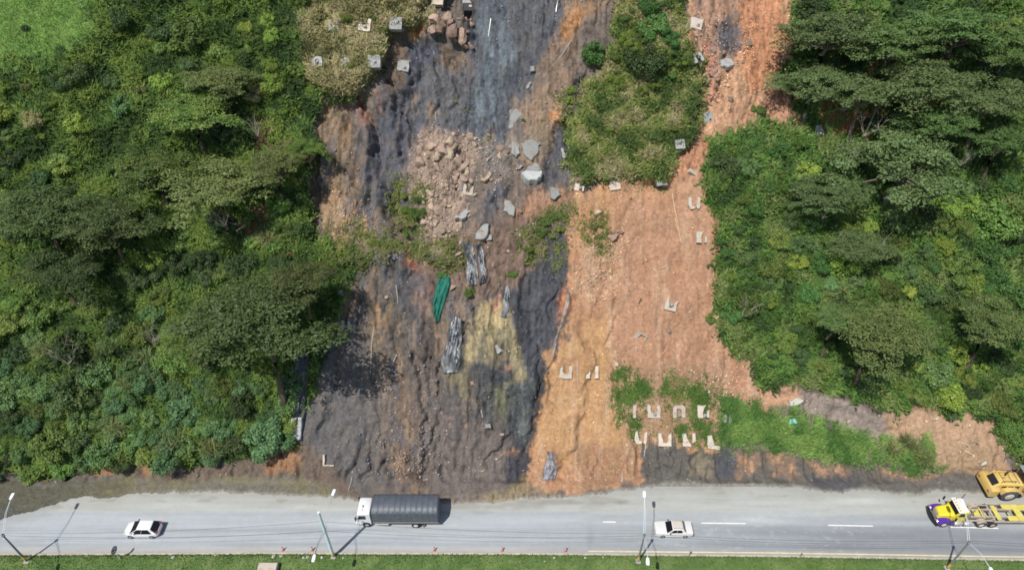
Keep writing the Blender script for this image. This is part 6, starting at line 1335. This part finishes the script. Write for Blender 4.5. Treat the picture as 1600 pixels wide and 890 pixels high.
up = [j + Vector((0, .05, dz)) for j, dz in zip([far_l] + joints + [far_r], (.3, .3, 1.8, .3, .3, .3))]
cable(up, .7, 'upper overhead cable that rises highest at the tall pale post')

# ================================================================ signs, cones, bollards, kerb stones
base = lawn_at(188, 873); base.z = .08
t = thing('road_sign', 'round no-parking style sign on a thin white post by the kerb at left', 'road sign', base)
b = MB(); b.tube([(0, 0, -.1), (0, 0, 2.35)], .035, 8); b.build('post', M_lampwhite, t, True)
fr = Matrix.Translation((0, 0, 2.0)) @ Matrix.Rotation(R(82), 4, 'Z') @ Matrix.Rotation(R(90), 4, 'X')
def disc(b_, r0, r1, z0, z1, n=28):
    rings = [[(rr * math.cos(a), rr * math.sin(a), z) for a in [2 * math.pi * k / n for k in range(n)]] for rr, z in ((r0, z0), (r1, z0), (r1, z1), (r0, z1))]; b_.loft(rings + [rings[0]], fr, cap=False)
b = MB(); b.loft([[(.42 * math.cos(a), .42 * math.sin(a), z) for a in [2 * math.pi * k / 28 for k in range(28)]] for z in (.05, .07)], fr); b.build('face', M_signwhite, t)
b = MB(); disc(b, .34, .45, .045, .085); b.build('ring', M_signdark, t)
b = MB(); Mx = fr @ Matrix.Rotation(R(-45), 4, 'Z'); b.box(-.36, .36, -.045, .045, .07, .082, 0, Mx); b.box(-.20, -.12, -.2, .2, .07, .078, 0, fr); b.box(-.12, .14, .10, .18, .07, .078, 0, fr); b.build('diagonal_bar', M_signdark, t)
def cone_make(u, v, label):
    base = Vector(ground_at(u, v, .0)); base.y = max(base.y, float(np.interp(base.x, xr, yn)) + .28)
    t = thing('traffic_cone', label, 'traffic cone', base, 0, 'red cones along the kerb')
    b = MB(); b.box(-.16, .16, -.16, .16, 0, .05, .015); b.build('base', M_cone, t)
    def fr_(z0, z1, r0, r1): return [[(r0 * math.cos(a), r0 * math.sin(a), z0) for a in [k * math.pi / 7 for k in range(14)]], [(r1 * math.cos(a), r1 * math.sin(a), z1) for a in [k * math.pi / 7 for k in range(14)]]]
    b = MB(); b.loft(fr_(.05, .80, .12, .03)); b.build('cone_body', M_cone, t, True)
    b = MB(); b.loft(fr_(.34, .48, .092, .074)); b.build('white_band', M_conewhite, t, True)
    return t
for u, v, lab in ((442, 861, 'red traffic cone furthest left along the kerb, by an oblong stone'), (488, 861, 'red traffic cone by the kerb just left of the tall pale lamp post'), (679, 860, 'red traffic cone by the kerb below the tail of the covered lorry'), (785, 860, 'red traffic cone by the kerb midway between lorry and dark lamp post'), (884, 861, 'red traffic cone furthest right along the kerb')): cone_make(u, v, lab)
for u, v, lab in ((1077, 866, 'short grey bollard on the kerb below the silver-white saloon'), (1250, 869, 'short grey leaning bollard on the kerb at the right')):
    base = lawn_at(u, v); t = thing('bollard', lab, 'bollard', base); b = MB(); b.tube([(0, 0, -.05), (.05, 0, .75)], [.09, .08], 8); b.build('post', M_conc_grey, t, True); b = MB(); b.tube([(.045, 0, .55), (.052, 0, .66)], .095, 8); b.build('band', M_black, t, True)
KS = [(427, 869, 4.0, 'oblong whitish stone'), (439, 868, 3.2, 'whitish stone'), (474, 871, 3.2, 'yellowish stone'), (480, 870, 3.4, 'taller yellowish stone'), (503, 871, 3.6, 'rounded pale stone'), (536, 871, 2.2, 'small pale stone'), (270, 870, 3.4, 'pale stone'), (337, 867, 2.4, 'small pale stone'), (914, 871, 2.2, 'white stone'), (942, 870, 2.0, 'small white stone'), (866, 871, 2.4, 'brownish stone'), (851, 876, 1.6, 'tiny pale stone')]
WH = ['left of the leftmost cone', 'under the leftmost cone', 'left of a touching pair under the second cone', 'right of a touching pair under the second cone', 'just left of the tall pale lamp post', 'just right of the tall pale lamp post', 'alone on the lawn right of the white hatchback', 'alone on the lawn between hatchback and first cone', 'left of a pair beside the dark lamp post', 'right of a pair beside the dark lamp post', 'under the last red cone', 'lowest, left of the last red cone']
for (u, v, r_, lab), wh in zip(KS, WH):
    p_ = lawn_at(u, v); key = (int(rng.integers(0, 7)), M_stone_pale.name)
    if key not in _rk: m_ = RM[key[0]].copy(); m_.materials.append(M_stone_pale); _rk[key] = m_
    o = bpy.data.objects.new('kerb_stone', _rk[key]); link(o); s_ = r_ / 13.6; o.location = p_ + Vector((0, 0, s_ * .2)); o.scale = (s_ * .9, s_ * 1.1, s_ * .8); o.rotation_euler = (0, 0, rng.uniform(0, 3)); tag(o, f'{lab} on the lawn edge, {wh}', 'stone', 'pale stones along the lawn')
p_ = ground_at(419, 893, .1); t = thing('concrete_chamber', 'grey concrete inspection chamber in the lawn at the bottom edge of the photo', 'inspection chamber', (p_[0], p_[1], 0.0))
b = MB(); b.box(-1.05, 1.05, -.8, .75, -.1, .75, .03); b.build('chamber_wall', M_conc_grey, t); b = MB(); b.box(-1.0, 1.0, -.75, .70, .755, .83, .02); b.build('cover', M_conc, t)
